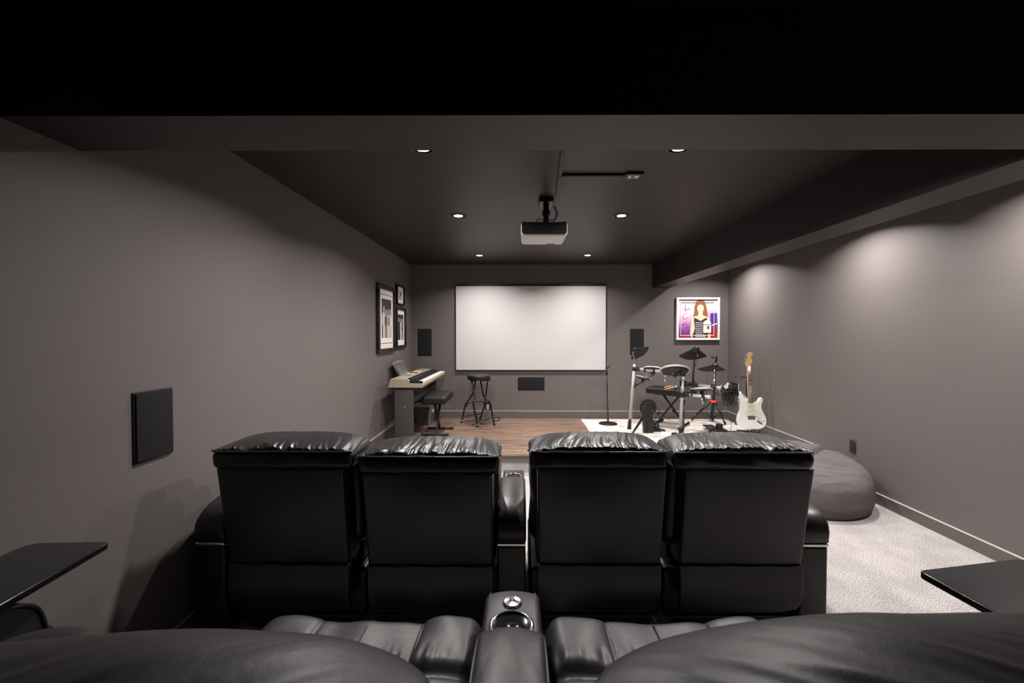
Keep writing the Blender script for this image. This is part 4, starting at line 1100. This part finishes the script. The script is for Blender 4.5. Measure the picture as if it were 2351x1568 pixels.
# near row
RZ = .2
def rear_recliner(label, xc, hw, ridge, seed, mir, seat, arm):
    o = thing('recliner', label, 'recliner', (xc, .7, RZ), 'near row of black leather recliners')
    RY, RZP, YC, YT_ = .155, .080, .355, .475
    tab = sorted((at(a, b, YT_).x, (HC-at(a, b, YT_).z)/YT_) for a, b in ridge)
    def slope(x):
        if x <= tab[0][0]: return tab[0][1]
        if x >= tab[-1][0]: return tab[-1][1]
        for q in range(len(tab)-1):
            if tab[q][0] <= x <= tab[q+1][0]:
                p0, p1, p2, p3 = tab[max(0, q-1)], tab[q], tab[q+1], tab[min(len(tab)-1, q+2)]
                h = p2[0]-p1[0]; t = (x-p1[0])/h
                d1_ = (p2[1]-p0[1])/(p2[0]-p0[0]); d2_ = (p3[1]-p1[1])/(p3[0]-p1[0])
                return (p1[1]*(1+2*t)*(1-t)**2+d1_*h*t*(1-t)**2+p2[1]*t*t*(3-2*t)+d2_*h*t*t*(t-1))
    X0, X1 = tab[0][0], tab[-1][0]; xm, hx = (X0+X1)/2, (X1-X0)/2
    def pill(u, v):
        s = math.sin((u*2-1)*PI/2); w = 2*PI*v
        k = max(0, 1-abs(s)**14)**.5
        x = xm+hx*s
        m = slope(x)
        cy, cz = math.cos(w), math.sin(w)
        dy, dzz = RY*k*math.copysign(abs(cy)**.95, cy), RZP*k*math.copysign(abs(cz)**.95, cz)
        sup = math.sqrt((RZP*k)**2+(m*RY*k)**2)*1.012
        y, z = YC+dy, HC-m*YC-sup+dzz-.002
        d1 = noise.noise(V(((x-mir*(y-YC)*1.35)*12.0, (x*mir+y-YC)*1.7, seed)))
        d2 = noise.noise(V(((x-mir*(y-YC)*1.2)*26, (x*mir+y-YC)*3.2, seed+3)))
        edge = max(0, 1-abs(s)**6)
        fall = .12+.88*max(0, min(1, (.47-y)/.13))
        d = ((1-2*abs(d1)**.85)*.0048*(1 if mir < 0 else .8)-.003+(1-2*abs(d2))*.0020)*edge*fall
        return V((x, y-d*.5, z+d*max(0, cz)))
    hd = part('headrest', MB().grid(pill, 320, 200, closed_v=True), leather_near, o)
    # end seam
    sg = 1 if mir < 0 else -1
    s0, s1 = seat
    def cush(p_, c):
        n_ = noise.noise(V((p_.x*6, p_.y*6, p_.z*6+seed)))*.01
        return (p_.x, p_.y+.05*(1.0-p_.z)*1.2-.03+n_, p_.z)
    part('back_cushion', MB().rbox(xc-hw+.03, xc+hw-.03, .47, .62, .66, .97, .06, 5, sub=(10, 5, 10), fn=cush), leather_near, o)
    part('back_panel', MB().rbox(xc-hw+.05, xc+hw-.05, .36, .48, .34, .96, .03, 4), leather_near, o)
    # seat: three upholstered channels with seams, front rolls over
    w = s1-s0
    c1, c2 = s0+w*.27, s1-w*.27
    def seat_fn(a, bl, br, amp, sd):
        def fn(p_, c):
            x, y, z = p_
            if z > c.z:
                tt = (x-bl)/(br-bl)
                pf = math.sin(PI*min(1, max(0, tt)))**.6
                n_ = noise.noise(V((x*10+(y-1)*5*a, y*4, sd)))*.012*amp
                pl_ = math.exp(-((y-.97)/.02)**2)*.022
                gath = noise.noise(V((x*60, y*6, sd+2)))*.006*math.exp(-((y-1.01)/.035)**2)*amp
                z += .014*(pf-1)+n_-pl_+gath
                z -= .9*max(0, y-1.10)**2
            return (x, y, z)
        return fn
    def seat_fn(p_, c):
        x, y, z = p_
        if z > c.z:
            kk = 0 if x < c1 else (1 if x < c2 else 2)
            bl, br = ((s0, c1), (c1, c2), (c2, s1))[kk]
            tt = min(1, max(0, (x-bl)/(br-bl)))
            top = (.012, 0, .014)[kk]
            pf = math.sin(PI*tt)**.45
            sd_ = max(0, 1-(abs(x-(s0+s1)/2)/(w/2))**10)
            n_ = noise.noise(V((x*10+(y-1)*5*(kk-1), y*4, seed+kk)))*.012
            pl_ = math.exp(-((y-.97)/.02)**2)*.022
            gath = noise.noise(V((x*60, y*6, seed+2)))*.006*math.exp(-((y-1.01)/.035)**2)
            z += top*pf-.006*(1-pf)*(1 if 0 < tt < 1 else 1)*sd_+n_*sd_-pl_+gath
            z -= .9*max(0, y-1.10)**2
        return (x, y, z)
    part('seat_cushion', MB().rbox(s0, s1, .62, 1.185, .46, .674, .045, 6, sub=(96, 60, 3), fn=seat_fn), leather_near, o)
    def seam_z(y): return .6685-.9*max(0, y-1.10)**2-math.exp(-((y-.97)/.02)**2)*.022
    for c_, rr in ((c1, .0048), (c2, .0048), (.5*(c1+c2)-.01, .002)):
        off = 0 if rr > .003 else .0065
        part('seat_piping', MB().tube([V((c_, y, seam_z(y)+off)) for y in [.7+.02*k for k in range(22)]]+[V((c_, 1.146, seam_z(1.146)-.002+off*.5))], rr, 8), leather_near, o)
    part('seat_base', MB().rbox(s0+.01, s1-.01, .55, 1.16, RZ+.03, .47, .02, 3), leather_near, o)
    part('footrest', MB().rbox(s0+.01, s1-.01, 1.16, 1.20, RZ+.06, .58, .018, 3), leather_near, o)
    # outer side: low storage deck with a raised round arm pad
    a0, a1, d0, d1 = arm
    ab = part('arm', MB().rbox(min(d0, a0, a1), max(d1, a0, a1), .42, 1.03, RZ, .70, .015, 3), leather_near, o)
    out = spline([(.46, .70), (.445, .75), (.47, .80), (.59, .825), (.84, .835), (.94, .825), (.995, .793), (1.015, .74), (1.018, .70), (.74, .695)], 5)
    lift = .023 if mir > 0 else 0
    part('arm_pad', MB().prism(out, a1-a0, frame_M((a0, 0, lift), (0, 1, 0), (0, 0, 1)), .014, k=5), leather_near, ab)
    ppts = [V((a1 if mir > 0 else a0, y, z+lift)) for y, z in spline([(.47, .797), (.59, .820), (.84, .830), (.94, .820), (.992, .79), (1.011, .74), (1.015, .70)], 5, False)]
    part('piping', MB().tube(ppts, .0045, 8), leather_near, ab)
    return o
rL = rear_recliner('black leather recliner, left one of the near row, its crown filling the lower left', -.45, .36, [(-760, 1640), (-680, 1570), (-500, 1520), (-250, 1492), (0, 1472), (250, 1450), (450, 1440), (600, 1445), (760, 1458), (880, 1490), (960, 1528), (1010, 1568), (1028, 1610)], 5.1, 1, (-.705, -.102), (-1.285, -1.148, -1.148, -.725))
rR = rear_recliner('black leather recliner, right one of the near row, its crown filling the lower right', .46, .37, [(1328, 1600), (1345, 1568), (1400, 1520), (1480, 1480), (1560, 1455), (1700, 1428), (1850, 1410), (1980, 1403), (2100, 1405), (2351, 1403), (2700, 1420), (2950, 1460), (3080, 1520), (3130, 1580)], 15.6, -1, (.066, .67), (.96, 1.10, .69, .96))
def bol(u, v):
    a = PI*u; w = 2*PI*v
    return V((-.725+.11*math.sin(a)**.7*math.cos(w), .62+.08*math.sin(a)**.7*math.sin(w), .945+.053*math.cos(a)))
part('back_wing', MB().grid(bol, 30, 48, closed_v=True), leather_near, rL)

# middle console of the near row
CX0, CX1 = -.0935, .0500
mc = thing('armrest_console', 'black leather armrest console with cup holder and ribbed chrome knob, between the near seats', 'armrest', ((CX0+CX1)/2, .8, RZ))
part('body', MB().rbox(CX0+.004, CX1-.004, .36, 1.145, RZ, .66, .012, 3), leather_near, mc)
cxm = (CX0+CX1)/2; chw = (CX1-CX0)/2
def ctop(p_, c):
    t_ = (p_.x-cxm)/chw
    return (p_.x*(1)+0, p_.y, p_.z-(.012*t_*t_ if p_.z > c.z else 0)-(1.6*max(0, p_.y-1.06)**2 if p_.z > c.z else 0))
deck = part('console_deck', MB().rbox(CX0, CX1, .9, 1.142, .64, .777, .012, 4, sub=(14, 24, 4), fn=ctop), leather_near, mc)
for x in (CX0+.012, CX1-.012):
    stp = MB()
    for y in [.965+.0065*k for k in range(27)]:
        t_ = (x-cxm)/chw
        z = .7785-.012*t_*t_-1.6*max(0, y-1.06)**2
        stp.box(x-.0005, x+.0005, y, y+.004, z-.001, z+.0004)
    part('stitching', stp, stitch, deck)
kM = Matrix.Translation((cxm, 1.068, .7735))
kn = MB()
ribs = 36
prof = [(.0, .0105), (.006, .011), (.0205, .0085), (.0240, .0055), (.0240, .0)]
vs = []; fs = []
for (r, z) in prof:
    for j in range(ribs*2):
        w = 2*PI*j/(ribs*2); rr = r*(1+(.02 if j % 2 else -.02))
        vs.append(kM @ V((rr*math.cos(w), rr*math.sin(w), z+(.0004 if j % 2 and r > .003 else 0))))
n_ = ribs*2
for i in range(len(prof)-1):
    for j in range(n_): fs.append((i*n_+j, i*n_+(j+1) % n_, (i+1)*n_+(j+1) % n_, (i+1)*n_+j))
kn.add(vs, fs, 0, False)
part('ribbed_knob', kn, brushed, mc)
rc_ = V((cxm, .980, .7815))
rg_ = part('cup_ring', MB().lathe([(.0425, -.004), (.044, .002), (.0475, .0035), (.052, .001), (.0535, -.006), (.0425, -.006)], Matrix.Translation(rc_), 56), chrome, mc)
part('cup_well', MB().lathe([(0, -.003), (.0425, -.003), (.0425, -.0065), (0, -.0065)], Matrix.Translation(rc_), 48), blkg, mc)
po_ = spline([(.36, .70), (.352, .76), (.38, .80), (.50, .822), (.74, .826), (.86, .822), (.93, .808), (.962, .782), (.968, .74), (.966, .70), (.6, .695)], 6)
pm = MB().prism(po_, CX1-CX0+.010, frame_M((CX0-.005, 0, 0), (0, 1, 0), (0, 0, 1)), .016, k=6)
NP = len(po_)
def refine(mb):
    bm = bmesh.new(); vv = [bm.verts.new(p) for p in mb.v]
    for f_ in mb.f:
        try: bm.faces.new([vv[i] for i in f_])
        except ValueError: pass
    bmesh.ops.subdivide_edges(bm, edges=[e for e in bm.edges if abs(e.verts[0].co.x-e.verts[1].co.x) > .05], cuts=16)
    out = MB(); bm.verts.index_update()
    out.add([v_.co.copy() for v_ in bm.verts], [tuple(v_.index for v_ in f_.verts) for f_ in bm.faces]); bm.free()
    return out
pm = refine(pm)
for q_ in pm.v:
    t_ = (q_.x-cxm)/chw
    e_ = min(1, max(0, (q_.z-.70)/.11)); e_ = e_*e_*(3-2*e_)
    if e_ > 0:
        q_.z -= .014*t_*t_*e_
        q_.z += .0025*e_*noise.noise(V((q_.x*24, q_.y*14, 2)))
    if abs(t_) > .75: q_.z += .0015*math.sin((q_.y*220+abs(t_)*8)) if q_.z > .76 else 0
pad_ = part('arm_pad', pm, leather_near, mc)
sp = MB()
for x in (CX0-.0012, CX1+.0012):
    sp.tube([V((x, y, .8075)) for y in [.45+.02*k for k in range(20)]]+[V((x, .86, .804)), V((x, .90, .797)), V((x, .935, .785)), V((x, .955, .77))], .0032, 8)
part('piping', sp, leather_near, pad_)

# swivel trays
def tray(label, pts, ztop, pivot, arm_z):
    o = thing('tray_table', label, 'tray table', (pivot[0], pivot[1], arm_z), 'swivel tray tables')
    n = len(pts); out = []
    P = [V(p) for p in pts]
    for i, c in enumerate(P):
        r = (.014, .014, .045, .045)[i % 4] if n == 4 else .02
        d0 = (P[i-1]-c).normalized(); d1 = (P[(i+1) % n]-c).normalized()
        for k in range(7):
            t_ = k/6; a_, b_ = c+d0*r, c+d1*r
            out.append((1-t_)**2*a_+2*t_*(1-t_)*c+t_*t_*b_)
    part('tray_top', MB().prism([(p.x, p.y) for p in out], .017, frame_M((0, 0, ztop-.017), (1, 0, 0), (0, 1, 0)), .003), blkg, o)
    part('post', MB().cyl((pivot[0], pivot[1], arm_z), (pivot[0], pivot[1], ztop-.016), .011), chrome, o)
    part('pivot_cap', MB().lathe([(0, 0), (.016, 0), (.014, .004), (0, .005)], Matrix.Translation((pivot[0], pivot[1], ztop-.0005)), 24), chrome, o)
ZT = .886
A = onZ(253, 1243, ZT); B2 = onZ(64, 1251, ZT); E0 = onZ(0, 1389, ZT)
dv = V((E0.x-A.x, E0.y-A.y)); dv.normalize()
A2 = V((A.x, A.y)); B22 = V((B2.x, B2.y))+V((-.012, .012))
tray('glossy black swivel tray over the left arm of the near row, by the left wall', [A2+dv*.36, A2, B22, B22+dv*.36], ZT, (-1.175, .885), .856)
A = onZ(2108, 1309, ZT); B2 = onZ(2345, 1281, ZT); E0 = onZ(2279, 1402, ZT)
dv = V((E0.x-A.x, E0.y-A.y)); dv.normalize(); A2 = V((A.x, A.y)); db = V((B2.x-A.x, B2.y-A.y)); db.normalize()
tray('glossy black swivel tray over the right arm of the near row, above the pale carpet', [A2+dv*.33, A2, A2+db*.335, A2+db*.335+dv*.33], ZT, (1.03, .78), .83)

# ------------------------------------------------------------------ world, render look
w = bpy.data.worlds.new('world'); S.world = w; w.use_nodes = True
w.node_tree.nodes['Background'].inputs['Color'].default_value = (0, 0, 0, 1)
w.node_tree.nodes['Background'].inputs['Strength'].default_value = 0
S.view_settings.view_transform = 'Standard'
S.view_settings.look = 'None'
S.view_settings.gamma = 1
S.view_settings.use_curve_mapping = False
S.view_settings.exposure = 0
S.cycles.use_denoising = True
S.cycles.max_bounces = 10
S.cycles.diffuse_bounces = 2
S.cycles.glossy_bounces = 4
S.cycles.sample_clamp_indirect = 4
